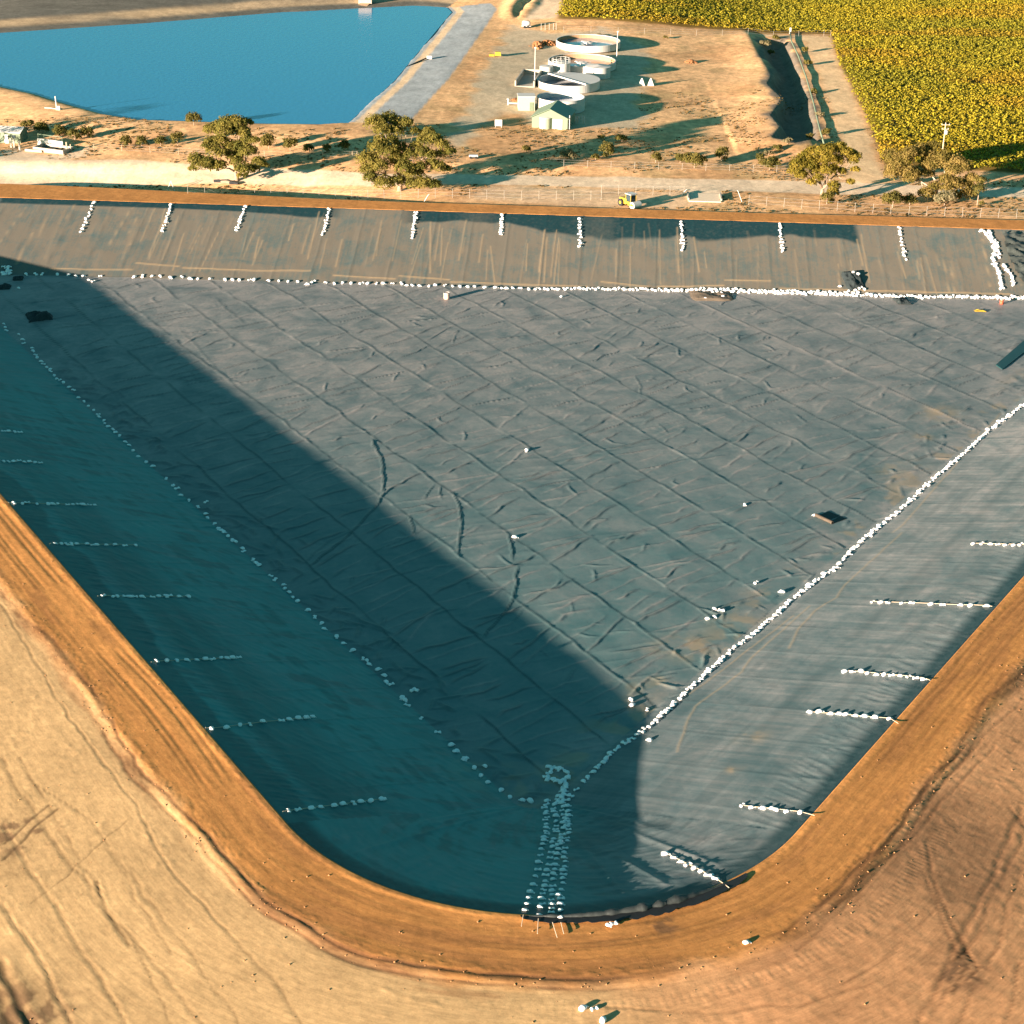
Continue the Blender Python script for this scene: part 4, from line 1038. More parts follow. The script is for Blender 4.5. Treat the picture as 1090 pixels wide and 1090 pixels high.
# roll of liner on the floor
x0, y0, _ = at(868, 549.5); x1, y1, _ = at(886, 558); zf = liner_z((x0+x1)/2, (y0+y1)/2)
t = empty('liner_roll', ((x0+x1)/2, (y0+y1)/2, zf))
tag(t, 'short dark roll of liner with a flat black flap on the sunlit floor at right', 'roll')
o = MB().tube([(x0-t.location.x, y0-t.location.y, .2), (x1-t.location.x, y1-t.location.y, .2)], .24, 18).build('roll_body', M['rolldark'], t)
dv = Vector((x1-x0, y1-y0, 0)).normalized(); sd_ = Vector((-dv.y, dv.x, 0))
fl = MB(); a = Vector((x0, y0, 0))-t.location; a.z = .05; b_ = Vector((x1, y1, 0))-t.location; b_.z = .05
fl.add([tuple(a), tuple(b_), tuple(b_+sd_*2.9), tuple(a+sd_*2.6)], [(0, 1, 2, 3)])
o = fl.build('loose_flap', M['dark'], t); sm = o.modifiers.new('t', 'SOLIDIFY'); sm.thickness = .03  # dark colour stands in for the shade behind the roll
# dark strip at right edge
p = [at(a, b_) for a, b_ in ((1060, 389), (1067, 394), (1100, 368), (1096, 358))]
mb = MB(); zt = max(liner_z(q[0], q[1]) for q in p)+.12
mb.add([(q[0], q[1], zt) for q in p]+[(q[0], q[1], zt-.3) for q in p], [(0, 1, 2, 3), (7, 6, 5, 4), (0, 4, 5, 1), (1, 5, 6, 2), (2, 6, 7, 3), (3, 7, 4, 0)])
tag(mb.build('liner_strip', M['stripblue']), 'long straight dark teal strip of clean sheet on the floor at the right edge', 'sheet')
# pink-white drum on floor and red marker
def drum(px, py, r, h, mat, label, cat, name):
    x, y, _ = at(px, py); z = liner_z(x, y); t = empty(name, (x, y, z)); tag(t, label, cat)
    MB().lathe([(0, 0), (r, 0), (r*1.04, h*.3), (r, h*.33), (r, h*.66), (r*1.04, h*.7), (r, h*.95), (r*.95, h), (0, h)], 20).build('drum_body', mat, t, True)
    MB().lathe([(r*.97, h-.02), (r*1.06, h-.02), (r*1.06, h+.05), (r*.97, h+.05), (r*.97, h-.02)], 20).build('rim', M['metal'], t); return t
M['pink'] = simple('faded_pink', (.62, .4, .33), .6, .1, 2)
drum(475.5, 318, .55, 1.15, M['pink'], 'faded pink drum standing on the far floor in the sun', 'drum', 'drum')
drum(1066, 323.5, .35, .9, M['red'], 'small red orange drum below the far toe line near the right edge', 'drum', 'drum')
crumple('yellow_rag', 1043, 331.5, 2.0, 1.0, .2, M['yellow'], 0, 'flat yellow scrap on the far floor near the right edge', 'rag', 9)

# rumpled unsorted liner beyond the far right double row
def rumple():
    c = [at(a, b_) for a, b_ in ((1066, 249), (1110, 249), (1110, 306), (1088, 303), (1072, 274))]
    P = np.array([q[:2] for q in c]); xs = np.arange(P[:, 0].min(), P[:, 0].max(), .3); ys = np.arange(P[:, 1].min(), P[:, 1].max(), .3)
    X, Y = np.meshgrid(xs, ys); ins = inpoly(X, Y, P)
    Z = pond_z(X, Y)+.12; w = np.abs(2*fbm(X*.5, Y*1.2+X*.25, 1.6, 3, 200)-1); Z = Z+np.clip(1-w*3, 0, 1)*.6+.1
    idx = np.arange(X.size).reshape(X.shape); k = ins[:-1, :-1] & ins[1:, 1:] & ins[1:, :-1] & ins[:-1, 1:]
    F_ = np.stack([idx[:-1, :-1][k], idx[:-1, 1:][k], idx[1:, 1:][k], idx[1:, :-1][k]], -1)
    used = np.unique(F_); mp = -np.ones(X.size, np.int64); mp[used] = np.arange(len(used))
    o = mesh_np('loose_sheet', np.c_[X.ravel()[used], Y.ravel()[used], Z.ravel()[used]], mp[F_], simple('dark_rumpled_sheet', (.05, .06, .055), .45, .3, .5, spec=.5), smooth=True)
    tag(o, 'dark heavily rumpled sheet on the far slope beyond the sandbag double row', 'sheet')
rumple()

# liner bulge and open trench just outside the rim by the corner lines
def trench():
    mb = MB(); P = []
    for i in range(60):
        a = R(-93)+R(40)*i/59; n = fbm(np.array([i*.4]), np.array([0.]), 2, 3, 300)[0]
        P.append((CEN[0][0]+(RC+.35)*math.cos(a), CEN[0][1]+(RC+.35)*math.sin(a), .06+.12*n))
    rad = [.06+.62*fbm(np.array([i*.9]), np.array([2.]), 2, 3, 301)[0]*math.sin(math.pi*min(1, max(0, i/59))) for i in range(60)]
    o = mb.tube(P, rad, 9).build('liner_fold', simple('grey_liner_edge', (.028, .034, .034), .5, .6, 1.6, spec=.4, bump=.9), smooth=True)
    tag(o, 'grey crumpled roll of liner edge lying along the rim right of the corner lines', 'sheet')
    # bare cut showing black sheet
    P1, P2 = [], []
    for i in range(70):
        a = R(-94)+R(44)*i/69; w = math.sin(math.pi*i/69)**.4*(.7+.9*fbm(np.array([i*.7]), np.array([9.]), 2, 3, 302)[0])
        P1.append((CEN[0][0]+(RC+.3)*math.cos(a), CEN[0][1]+(RC+.3)*math.sin(a), .14)); P2.append((CEN[0][0]+(RC+.5+w)*math.cos(a), CEN[0][1]+(RC+.5+w)*math.sin(a), .17))
    mb = MB(); n = len(P1); mb.add(P1+P2, [(i, n+i, n+i+1, i+1) for i in range(n-1)])
    o = mb.build('trench_sheet', M['dark']); sm = o.modifiers.new('t', 'SOLIDIFY'); sm.thickness = .02
    tag(o, 'black sheet lining the open anchor trench outside the rim at the corner', 'sheet')
trench()
# ------------------------------------------------------------------ VEGETATION
def mpp(x, y, z): return (y*math.cos(TH)+(H-z)*math.sin(TH))/F

def leaf_cloud(blobs, n_per, size, seed, flat=.8):
    """leaf quads spread through ellipsoid clumps; blobs: (x,y,z,r)"""
    r = np.random.RandomState(seed); Vs = []; tone = []
    for bx, by, bz, br in blobs:
        n = max(12, int(n_per*br*br))
        d = r.normal(size=(n, 3)); d /= np.linalg.norm(d, axis=1)[:, None]
        d[:, 2] = np.where(d[:, 2] < -.35, -d[:, 2]*.6, d[:, 2])
        rad = br*(.62+.42*r.rand(n)**.6)*(1+.22*np.sin(d[:, 0]*5+bx)*np.cos(d[:, 1]*6+bz))
        c = d*rad[:, None]; c[:, 2] *= flat; c += np.array([bx, by, bz])
        nrm = d+r.normal(size=(n, 3))*.55; nrm /= np.linalg.norm(nrm, axis=1)[:, None]
        a = np.cross(nrm, r.normal(size=(n, 3))); a /= np.linalg.norm(a, axis=1)[:, None]; b = np.cross(nrm, a)
        s = size*(.55+.8*r.rand(n))[:, None]
        q = np.stack([c-a*s-b*s*.6, c+a*s-b*s*.45, c+a*s*.8+b*s*.6, c-a*s*.9+b*s*.5], 1)
        Vs.append(q.reshape(-1, 3)); tone.append(np.repeat(r.normal(0, .22, n)+r.normal(0, .18), 4))
    V = np.concatenate(Vs); F_ = np.arange(len(V)).reshape(-1, 4)
    return V, F_, np.concatenate(tone)

def foliage(name, blobs, n_per, size, mat, parent, seed, flat=.8):
    V, F_, t = leaf_cloud(blobs, n_per, size, seed, flat)
    return mesh_np(name, V, F_, mat, parent, attrs={'tone': ('FLOAT', t)})

def gum(name, bpx, origin, sc, clumps, mat, bark, label, cat, seed, group=None, leaf=.17, dens=260, dpt=.55, rs_=1.0):
    r = random.Random(seed); x, y, z = at(*bpx); k = mpp(x, y, z); t = empty(name, (x, y, z-.1)); tag(t, label, cat, group)
    cu = sum(c[0] for c in clumps)/len(clumps)/sc+origin[0]; W = max(abs(c[0]/sc+origin[0]-cu) for c in clumps)*k
    blobs = []
    for c in clumps:
        u, v = origin[0]+c[0]/sc, origin[1]+c[1]/sc
        dx = (u-bpx[0])*k; dz = (bpx[1]-v)*k/math.cos(R(16)); rad = max(.6, c[2]/sc*k*rs_*1.5)
        e = max(0, 1-((u-cu)*k/(W+.1))**2)**.5
        dy = r.uniform(-.45, .45)*W*dpt*e + W*1.15*(dz/max(1, (bpx[1]-origin[1])*k)-.45)
        dz = max(rad*.7, dz+dy*math.tan(R(-15)))        # a clump set back stays under the same sightline
        blobs.append((dx, dy, dz, rad))
    foliage('crown', blobs, dens, leaf, mat, t, seed)
    # trunk: limbs reach to the clumps
    mb = MB(); hmax = max(b[2] for b in blobs); nst = 3
    forks = []
    base_r = .028*hmax+.12
    lean = r.uniform(-.05, .05)
    fk = Vector((lean*hmax, 0, hmax*.16)); mb.tube([(0, 0, -.3), (fk.x*.5, 0, fk.z*.5), fk], [base_r*1.25, base_r, base_r*.85], 8)
    sect = {}
    for b in blobs:
        key = int((math.atan2(b[1], b[0])+math.pi)/(2*math.pi)*5)
        sect.setdefault(key, []).append(b)
    for key, bl in sect.items():
        cx = sum(b[0] for b in bl)/len(bl); cy = sum(b[1] for b in bl)/len(bl); cz = sum(b[2] for b in bl)/len(bl)
        m = Vector((cx*.6, cy*.6, cz*.62)); mid = fk.lerp(m, .5)+Vector((r.uniform(-.4, .4), r.uniform(-.4, .4), r.uniform(0, .5)))
        mb.tube([fk, mid, m], [base_r*.6, base_r*.42, base_r*.3], 6)
        for b in bl:
            e = Vector(b[:3]); q = m.lerp(e, .5)+Vector((r.uniform(-.3, .3), r.uniform(-.3, .3), -b[3]*.15))
            mb.tube([m, q, e], [base_r*.26, base_r*.16, .04], 5)
    mb.build('trunk', bark, t, True)
    return t

C430 = [(200,180,90),(330,150,90),(450,190,80),(280,250,80),(400,260,70),(520,160,50),(600,250,40),(740,270,60),(820,330,60),(900,390,55),(980,460,50),(720,350,70),(880,480,50),(230,430,80),(130,560,90),(130,660,70),(330,470,90),(440,430,70),(430,560,90),(260,620,70),(520,640,80),(600,700,80),(620,420,60),(700,470,60),(780,500,50),(560,500,60),(160,740,60),(300,800,80),(440,770,60),(600,800,70),(720,790,70),(830,800,55),(870,620,60),(950,640,40),(800,580,50),(680,620,50),(240,345,45),(370,350,50)]
C248 = [(270,320,70),(370,280,70),(480,250,80),(590,240,80),(680,230,50),(740,240,25),(560,330,80),(450,340,80),(640,330,70),(300,480,80),(400,450,70),(240,510,40),(330,560,70),(420,590,60),(520,520,80),(540,620,70),(620,600,60),(640,500,70),(720,560,80),(720,430,60),(690,370,50),(790,440,50),(130,660,70),(170,720,70),(260,700,70),(330,740,70),(400,720,60),(90,770,40),(640,760,50),(720,770,70),(800,760,50),(850,680,60),(910,710,40),(650,830,50),(590,680,60)]
C875 = [(300,500,80),(270,580,70),(320,620,60),(380,420,70),(470,370,80),(560,350,70),(620,340,70),(700,320,70),(770,300,60),(830,350,60),(900,380,70),(960,400,50),(930,450,50),(430,500,80),(540,460,80),(640,430,70),(730,450,70),(520,570,70),(620,560,70),(690,540,60),(450,700,45),(510,650,45),(955,550,40),(900,690,40),(700,740,60),(680,810,55),(810,570,40)]
C990 = [(60,450,80),(90,530,80),(60,600,70),(170,450,70),(210,400,60),(290,390,60),(370,370,70),(420,420,70),(430,500,80),(530,430,60),(560,490,70),(650,480,70),(720,530,70),(620,560,60),(200,590,70),(230,640,60),(290,590,50),(390,590,50),(470,330,50),(560,650,60),(650,690,70),(740,700,70),(820,640,60),(780,780,60),(660,800,50),(560,730,50),(460,720,50),(380,780,60)]
gum('gum_tree', (425.5, 203), (380, 115), 9.91, C430, M['leaf'], M['bark'], 'biggest gum tree with an open layered crown in front of the pale bank', 'tree', 1, rs_=.92)
gum('gum_tree', (253, 192), (200, 110), 10.9, C248, M['leaf'], M['bark'], 'wide gum tree between the blue reservoir and the road', 'tree', 2, rs_=.92)
gum('gum_tree', (875, 209), (820, 130), 10.9, C875, M['leaf_y'], M['bark'], 'yellow-green gum tree with thin bare trunks at the foot of the pale side track', 'tree', 3, rs_=.9)
gum('gum_tree', (996, 210), (940, 120), 9.08, C990, M['leaf_b'], M['bark_pale'], 'straggly brownish gum tree with pale bare limbs below the vineyard', 'tree', 4, rs_=.9, dens=260)
# trees just outside the left edge that throw their shade on the grass bank
gum('gum_tree', (-150, 172), (-190, 100), 12.5, C430[::2], M['leaf'], M['bark'], 'gum tree just off the left edge behind the small pale green hut', 'tree', 5, rs_=.95, dens=40)
gum('gum_tree', (-105, 186), (-150, 130), 14.5, C248[::2], M['leaf'], M['bark'], 'gum tree just off the left edge beside the road', 'tree', 6, rs_=.95, dens=40)

def shrub(px, py, w, h, label, mat='leaf_s', seed=0, group=None, name='shrub', cat='shrub', n=5):
    x, y, z = at(px, py); k = mpp(x, y, z); W = w*k/2*1.15; Hh = h*k*1.1; r = random.Random(seed*13+5); t = empty(name, (x, y, z-.05)); tag(t, label, cat, group)
    bl = [(0, 0, Hh*.52, min(W, Hh*.5)*.95)]
    for i in range(n):
        a = r.uniform(0, 6.28); rad = min(W, Hh)*r.uniform(.35, .5); q = max(0, W-rad)
        bl.append((math.cos(a)*q, math.sin(a)*q*.8, r.uniform(rad*.8, max(rad*.85, Hh-rad)), rad))
    foliage('foliage', bl, 170, .17, M[mat], t, seed+50, flat=.95)
    MB().tube([(0, 0, -.2), (.05, .03, Hh*.3), (0, 0, Hh*.6)], [.12, .09, .05], 6).build('stem', M['bark'], t)
    return t
SH = [(29.5, 140, 13, 12, 'dark round shrub behind the small green hut, first of the row of five'), (45, 142, 15, 13, 'round shrub second in the row of five behind the white wall'), (64, 145, 14, 12.5, 'round shrub third in the row of five behind the white wall'),
      (80, 150, 14, 13, 'round shrub fourth in the row of five behind the white wall'), (93, 147, 12, 12, 'round shrub at the right end of the row of five behind the white wall'),
      (134, 156, 12, 12, 'round shrub, leftmost of the four on the dry bank below the reservoir'), (151, 155.5, 11, 11, 'round shrub, second of the four on the dry bank below the reservoir'), (171, 155, 11, 10, 'round shrub, third of the four on the dry bank below the reservoir'), (189, 155, 12, 14, 'round shrub, rightmost and tallest of the four on the dry bank'),
      (206.5, 133.5, 15, 14, 'lone round bush standing at the water edge of the reservoir'),
      (286, 158, 17, 15, 'dark round shrub touching the right side of the wide gum tree'), (309, 160.5, 16, 13, 'shaded shrub, first of four between the two big gum trees'), (329, 162, 11, 9, 'shaded shrub, second of four between the two big gum trees'), (348, 162, 10, 9, 'shaded shrub, third of four between the two big gum trees'), (367, 161, 14, 11, 'olive shrub, fourth of four between the two big gum trees'),
      (645, 168, 14, 18, 'tall olive shrub on the dry slope below the tanks'), (662, 151, 14, 8, 'flat spreading shrub on the slope below the tanks'), (640, 147.5, 7, 4, 'tiny low shrub left of the flat spreading one'), (698, 173, 11, 11, 'yellowish shrub left of the large double shrub by the inner fence'),
      (724, 173, 11, 10, 'shrub touching the left of the large shrub by the inner fence'), (739, 179, 24, 16, 'largest wide shrub by the inner fence above the road'), (768, 171, 13, 15, 'round shrub right of the largest shrub by the inner fence'), (809, 172, 8, 9, 'small yellowish shrub left of the wide shrub near the pit'),
      (819, 181, 22, 14, 'wide green shrub just left of the yellow-green gum tree'), (634, 170, 9, 6, 'small pale yellow shrub beside the tall olive shrub'), (880, 217, 14, 13, 'low shrub at the foot of the yellow-green gum tree'),
      (950, 221, 22, 17, 'rounded shrub on the left under the straggly brown gum tree'), (968, 218, 15, 12, 'olive shrub between the rounded shrub and the straggly gum trunk'), (1040, 219, 13, 32, 'narrow upright sapling at the right of the straggly brown gum tree')]
for i, (px, py, w, h, l) in enumerate(SH): shrub(px, py, w, h, l, 'leaf_s', i, None if True else 0, n=6)
shrub(605, 170, 17, 12, 'pale dry shrub on the bank at the end of the tree shade', 'leaf_pale', 60)
shrub(1005, 219, 22, 16, 'pale twiggy dry bush under the straggly brown gum tree', 'leaf_pale', 61)
shrub(560, 162, 9, 7, 'small dark shrub in the shade right of the biggest gum tree', 'leaf_s', 62)
shrub(508, 5, 20, 9, 'green bush at the top edge beside the reservoir bank corner', 'leaf_s', 63) if False else None
shrub(709, 41, 6, 3, 'tiny shrub on the dry strip under the vineyard', 'leaf_s', 64); shrub(638, 38.5, 5, 3, 'tiny dark tuft on the dry strip above the rear tank', 'leaf_s', 65)
for i, (px, py, w, h) in enumerate([(815, 50, 12, 7), (825, 47, 9, 6), (820, 58, 8, 5), (838, 153, 12, 6), (862, 148, 8, 6), (828, 160, 12, 6), (818, 165, 10, 5), (866, 100, 8, 6), (860, 70, 9, 6), (872, 125, 9, 6), (856, 56, 8, 6), (879, 145, 9, 8)]):
    shrub(px, py, w, h, 'low scrubby bush on the broken edge of the dark pit', 'leaf_s' if i % 3 else 'leaf_pale', 70+i, group='scrub round the dark pit')

def tufts():
    """dry grass clumps scattered over the verge and slopes"""
    r = np.random.RandomState(3); n = 22000
    u = r.uniform(-20, 1110, n); v = r.uniform(100, 232, n)
    V = []
    x = np.empty(n); y = np.empty(n)
    dd = np.array([ray(a, b) for a, b in zip(u, v)]); t = (G0-H)/dd[:, 2]; x = dd[:, 0]*t; y = dd[:, 1]*t
    d = -rim_d(x, y)
    ok = (d > crest_w(x, y)+2.2) & ~inpoly(x, y, ROAD) & ~inpoly(x, y, YARD) & ~inpoly(x, y, SIDEROAD) & ~inpoly(x, y, WATER) & (fbm(x, y, 9, 3, 400) > .5) & ((y < 428) | (x > 0)) & ~inpoly(x, y, VINE) & ~inpoly(x, y, PAD)
    x = x[ok]; y = y[ok]; z = outer_z(x, y, d[ok]); n = len(x)
    P = []; s = .10+.2*r.rand(n)**3
    for k in range(3):
        a = r.uniform(0, math.pi, n); cx, sx = np.cos(a), np.sin(a); tl = r.normal(0, .25, n)
        q = np.stack([np.c_[x-cx*s, y-sx*s, z-.03], np.c_[x+cx*s, y+sx*s, z-.03], np.c_[x+cx*s*1.3+tl*s, y+sx*s*1.3, z+s*.9], np.c_[x-cx*s*1.3+tl*s, y-sx*s*1.3, z+s*.8]], 1)
        P.append(q.reshape(-1, 3))
    V = np.concatenate(P); t = np.repeat(r.normal(.1, .3, len(V)//4), 4)
    o = mesh_np('dry_grass', V, np.arange(len(V)).reshape(-1, 4), leaf_mat('dry_grass_blades', (.15, .10, .04), (.26, .18, .075), .3), attrs={'tone': ('FLOAT', t)})
    tag(o, 'dry straw coloured grass tufts on the verges and slopes', 'grass', kind='stuff')
tufts()
def clods():
    r = np.random.RandomState(21); n = 2600
    a = r.uniform(-60, 240, n); e = np.abs(r.normal(0, 1, n)); i = r.randint(0, len(RP), n*3); i = i[(RP[i, 1] < 222)][:n]; n = len(i)
    dd = np.where(r.rand(n) < .45, crest_w(RP[i, 0], RP[i, 1])+r.normal(.4, .8, n), r.uniform(.3, 40, n)); dd = np.maximum(dd, .3)
    x = RP[i, 0]+RN[i, 0]*dd; y = RP[i, 1]+RN[i, 1]*dd; z = outer_z(x, y, dd); s = .02+.075*r.rand(n)**4
    base = np.array([(-1, -1, -.6), (1, -1, -.6), (1, 1, -.6), (-1, 1, -.6), (-.6, -.5, .8), (.6, -.6, .7), (.5, .6, .9), (-.6, .5, .7)])
    V = base[None]*(1+r.normal(0, .22, (n, 8, 3)))*s[:, None, None]*np.array([1.3, 1, .8]); an = r.uniform(0, 6.3, n); c, sn = np.cos(an)[:, None], np.sin(an)[:, None]
    V = np.stack([V[..., 0]*c-V[..., 1]*sn, V[..., 0]*sn+V[..., 1]*c, V[..., 2]], -1)+np.stack([x, y, z], -1)[:, None]
    fq = np.array([(4, 5, 6, 7), (0, 1, 5, 4), (1, 2, 6, 5), (2, 3, 7, 6), (3, 0, 4, 7)]); F_ = (np.arange(n)[:, None, None]*8+fq[None]).reshape(-1, 4)
    o = mesh_np('loose_clods', V.reshape(-1, 3), F_, simple('dirt_clod', (.42, .21, .09), .95, .35, 2)); tag(o, 'loose dirt clods and pebbles scattered along the crest edge and outer dirt', 'clods', kind='stuff')
clods()

def vineyard():
    r = np.random.RandomState(9); P = np.array(VINE)
    e = np.array(atz(936, 160, G0))-np.array(atz(890, 62, G0)); e /= np.linalg.norm(e); nn = np.array([-e[1], e[0]])
    if nn[0] < 0: nn = -nn
    us = P @ e; ws = P @ nn; xs, ys, kk = [], [], []
    for w in np.arange(ws.min(), min(ws.max(), ws.min()+280), 2.4):
        n = int((us.max()-us.min())/.34); u = us.min()+(np.arange(n)+r.rand(n))*.34
        ww = w+r.normal(0, .62, n); xs.append(e[0]*u+nn[0]*ww); ys.append(e[1]*u+nn[1]*ww)
    x = np.concatenate(xs); y = np.concatenate(ys)
    inv = fbm(x, y, 2.5, 2, 410)
    ok = inpoly(x, y, P) & (inv > .24); x, y = x[ok], y[ok]; n = len(x)
    d = -rim_d(x, y); z0 = outer_z(x, y, d)
    Q = []; T = []
    patch = fbm(x, y, 26, 3, 411)+.35*fbm(x, y, 5, 2, 412)
    red = fbm(x*.35, y, 16, 3, 413)
    for k in range(7):
        c = np.c_[x+r.normal(0, .5, n), y+r.normal(0, .5, n), z0+.75+r.rand(n)*.42]
        nr = r.normal(size=(n, 3)); nr[:, 2] = np.abs(nr[:, 2])+.7; nr /= np.linalg.norm(nr, axis=1)[:, None]
        a = np.cross(nr, r.normal(size=(n, 3))); a /= np.linalg.norm(a, axis=1)[:, None]; b = np.cross(nr, a); s = (.13+.18*r.rand(n))[:, None]
        Q.append(np.stack([c-a*s-b*s*.7, c+a*s-b*s*.6, c+a*s*.9+b*s*.7, c-a*s+b*s*.6], 1).reshape(-1, 3))
        T.append(np.repeat(np.c_[patch+r.normal(0, .10, n), red+r.normal(0, .03, n)], 4, axis=0))
    V = np.concatenate(Q); T = np.concatenate(T)
    g, yl, rd = np.array((.19, .172, .014)), np.array((.255, .205, .014)), np.array((.27, .155, .015))
    m = sstep(T[:, 0], .45, .95)[:, None]; c = g*(1-m)+yl*m; q = (sstep(T[:, 1], .50, .66)*.5)[:, None]; c = c*(1-q)+rd*q
    c *= np.exp(np.repeat(r.normal(0, .10, len(V)//4), 4))[:, None]
    mt, nt, b = new_mat('vine_leaves'); at_ = N(nt, 'ShaderNodeAttribute', attribute_name='leafcol'); nt.links.new(at_.outputs['Color'], b.inputs['Base Color']); b.inputs['Roughness'].default_value = .75; b.inputs['Specular IOR Level'].default_value = .15
    o = mesh_np('vineyard', V, np.arange(len(V)).reshape(-1, 4), mt, attrs={'leafcol': ('FLOAT_COLOR', c)})
    tag(o, 'yellow and green autumn vineyard with reddish patches filling the top right', 'vineyard', kind='stuff')
vineyard()

# ------------------------------------------------------------------ TREATMENT PLANT
def tank(px, py, wpx, h, label, name='round_tank', fill=None, roof=None, inner=None, rotor=False, wall=None, th=.28, group=None):
    z0 = G0; x, y = atz(px, py, z0+h); k = mpp(x, y, z0+h); r = wpx*k/2
    z0 = float(height(np.array([x]), np.array([y]))[0])-.05; t = empty(name, (x, y, z0)); tag(t, label, 'tank', group)
    h = h+.05
    MB().lathe([(r, 0), (r, h*.5), (r, h), (r-th, h), (r-th, .1)], 72).build('tank_wall', wall or M['white'], t)
    if inner: MB().lathe([(r-th-.01, h-.12), (r-th-.02, h*.5), (r-th-.01, .1)], 72).build('lining', inner, t)
    MB().lathe([(0, .12), (r-th-.02, .12)], 72).build('tank_base', M['concrete'], t)
    if fill is not None: MB().lathe([(0, fill), (r-th-.03, fill)], 72).build('water_surface', M['tankwater'], t)
    if roof: MB().lathe([(r+.06, h-.02), (r+.06, h+.08), (0, h+roof)], 72).build('roof', M['white'], t)
    if rotor:
        MB().lathe([(0, 1.5), (.8, 1.35), (1.5, h*.7), (1.5, h*.6), (0, h*.55)], 20).build('aerator', M['white'], t)
        o = MB(); [o.tube([(0, 0, 1.3), (2.6*math.cos(a), 2.6*math.sin(a), h*.62)], .12, 6) for a in (.3, 2.4, 4.5)]; o.build('float_arm', M['white'], t)
    return t, r, h
mt, nt, b = new_mat('tank_water'); b.inputs['Base Color'].default_value = (.16, .22, .30, 1); b.inputs['Roughness'].default_value = .1; M['tankwater'] = mt
M['liningbrown'] = simple('brown_stained_lining', (.36, .23, .13), .85, .3, .8); M['lininggrey'] = simple('grey_lining', (.42, .44, .45), .8, .2, .8)
tank(626, 49.5, 68.4, 1.75, 'rearmost open round white tank holding bluish water', fill=.75, inner=M['liningbrown'], rotor=True)
tank(619.5, 69, 72, 1.9, 'second open round tank behind the small white roofed tank, brown inside', fill=.6, inner=M['liningbrown'], rotor=True)
t, r, h = tank(605, 90.3, 67, 1.9, 'wide tank half covered by a flat white cover, half open', fill=.4, inner=M['lininggrey'])
a0 = R(-58)
o = MB(); ns_ = 40; ring = [((r+.02)*math.cos(a0+R(188)*i/ns_), (r+.02)*math.sin(a0+R(188)*i/ns_)) for i in range(ns_+1)]
o.add([(p[0], p[1], h+.03) for p in ring]+[(p[0], p[1], h+.22) for p in ring], [tuple(range(ns_+1, 2*ns_+2)), tuple(reversed(range(ns_+1)))]+[(i, i+1, ns_+2+i, ns_+1+i) for i in range(ns_)]+[(ns_, 0, ns_+1, 2*ns_+1)])
o.build('flat_cover', M['white'], t)
p0, p1 = ring[0], ring[-1]; MB().tube([(p0[0], p0[1], h+.3), (p1[0], p1[1], h+.3)], .12, 6).build('cover_beam', M['metal'], t)
tank(597, 107, 51, 3.1, 'nearest round tank, blue-shaded front behind the green gabled shed', fill=1.8, inner=M['lininggrey'])
tank(636.5, 75.5, 26.6, 2.7, 'small round white tank with a low pale roof on the right', roof=.5)
t, r, h = tank(597, 72.5, 20, 3.1, 'tall cylindrical white tank with a guard rail round its top', roof=.25)
o = MB()
for i in range(12): a = i*math.pi/6; o.tube([((r-.1)*math.cos(a), (r-.1)*math.sin(a), h), ((r-.1)*math.cos(a), (r-.1)*math.sin(a), h+1.1)], .05, 5)
for zz in (.55, 1.1): o.tube([((r-.1)*math.cos(i*math.pi/12), (r-.1)*math.sin(i*math.pi/12), h+zz) for i in range(25)], .045, 5)
o.build('guard_rail', M['metal'], t)
t, r, h = tank(581.5, 77, 14, 2.6, 'narrow white tank with an outside stair at the left of the railed tank', roof=.2)
o = MB(); o.tube([(r*.6, -r-.4, 0), (r+2.6, -r-.3, 2.6)], .09, 5); o.tube([(r*.6, -r-1.1, 0), (r+2.6, -r-1., 2.6)], .09, 5)
for i in range(9): f = i/8; o.box((r*.6+(2.6+r*.4)*f, -r-.75, 2.55*f+.05), (.35, .8, .06))
o.build('stair', M['metal'], t)

def rotobj(px, py, name, label, cat, rz=0, group=None):
    x, y, z = at(px, py); t = empty(name, (x, y, z-.03), rz); tag(t, label, cat, group); return t
# green gabled shed (ridge runs away from the camera)
t = rotobj(585, 137, 'green_shed', 'pale green gabled shed in front of the tanks', 'shed', R(-12))
L_, W_, E_, Rg = 9.5, 8.6, 2.7, 4.6
o = MB(); o.add([(-W_/2, 0, 0), (W_/2, 0, 0), (W_/2, 0, E_), (0, 0, Rg), (-W_/2, 0, E_), (-W_/2, L_, 0), (W_/2, L_, 0), (W_/2, L_, E_), (0, L_, Rg), (-W_/2, L_, E_)],
                [(0, 1, 2, 3, 4), (6, 5, 9, 8, 7), (1, 6, 7, 2), (5, 0, 4, 9)]); o.build('wall', M['green_sheet'], t)
for sgn in (-1, 1):
    o = MB(); a = (sgn*(W_/2+.3), -.35, E_-.18); b_ = (0, -.35, Rg+.05); c = (0, L_+.35, Rg+.05); d = (sgn*(W_/2+.3), L_+.35, E_-.18)
    f = [a, b_, c, d] if sgn > 0 else [b_, a, d, c]
    o.add(f+[(p[0], p[1], p[2]+.12) for p in f], [(3, 2, 1, 0), (4, 5, 6, 7), (0, 1, 5, 4), (1, 2, 6, 5), (2, 3, 7, 6), (3, 0, 4, 7)]); o.build('roof_sheet', M['green_sheet'], t)
MB().box((W_/2+.04, 2.2, 1.1), (.1, 1.1, 2.2)).build('door', M['dark'], t)
MB().box((1.9, -.06, 1.2), (2.4, .12, 2.4)).build('roller_door', simple('door_sheet', (.3, .4, .33), .5), t)
MB().tube([(W_/2+.4, .4, 0), (W_/2+.4, .4, 3.4)], .1, 6).build('downpipe', M['white'], t)
tank(581, 128.5, 13.6, 2.5, 'small ribbed pale rainwater tank at the front of the green shed', name='rain_tank', roof=.35, wall=simple('pale_green_tank', (.32, .36, .25), .6))
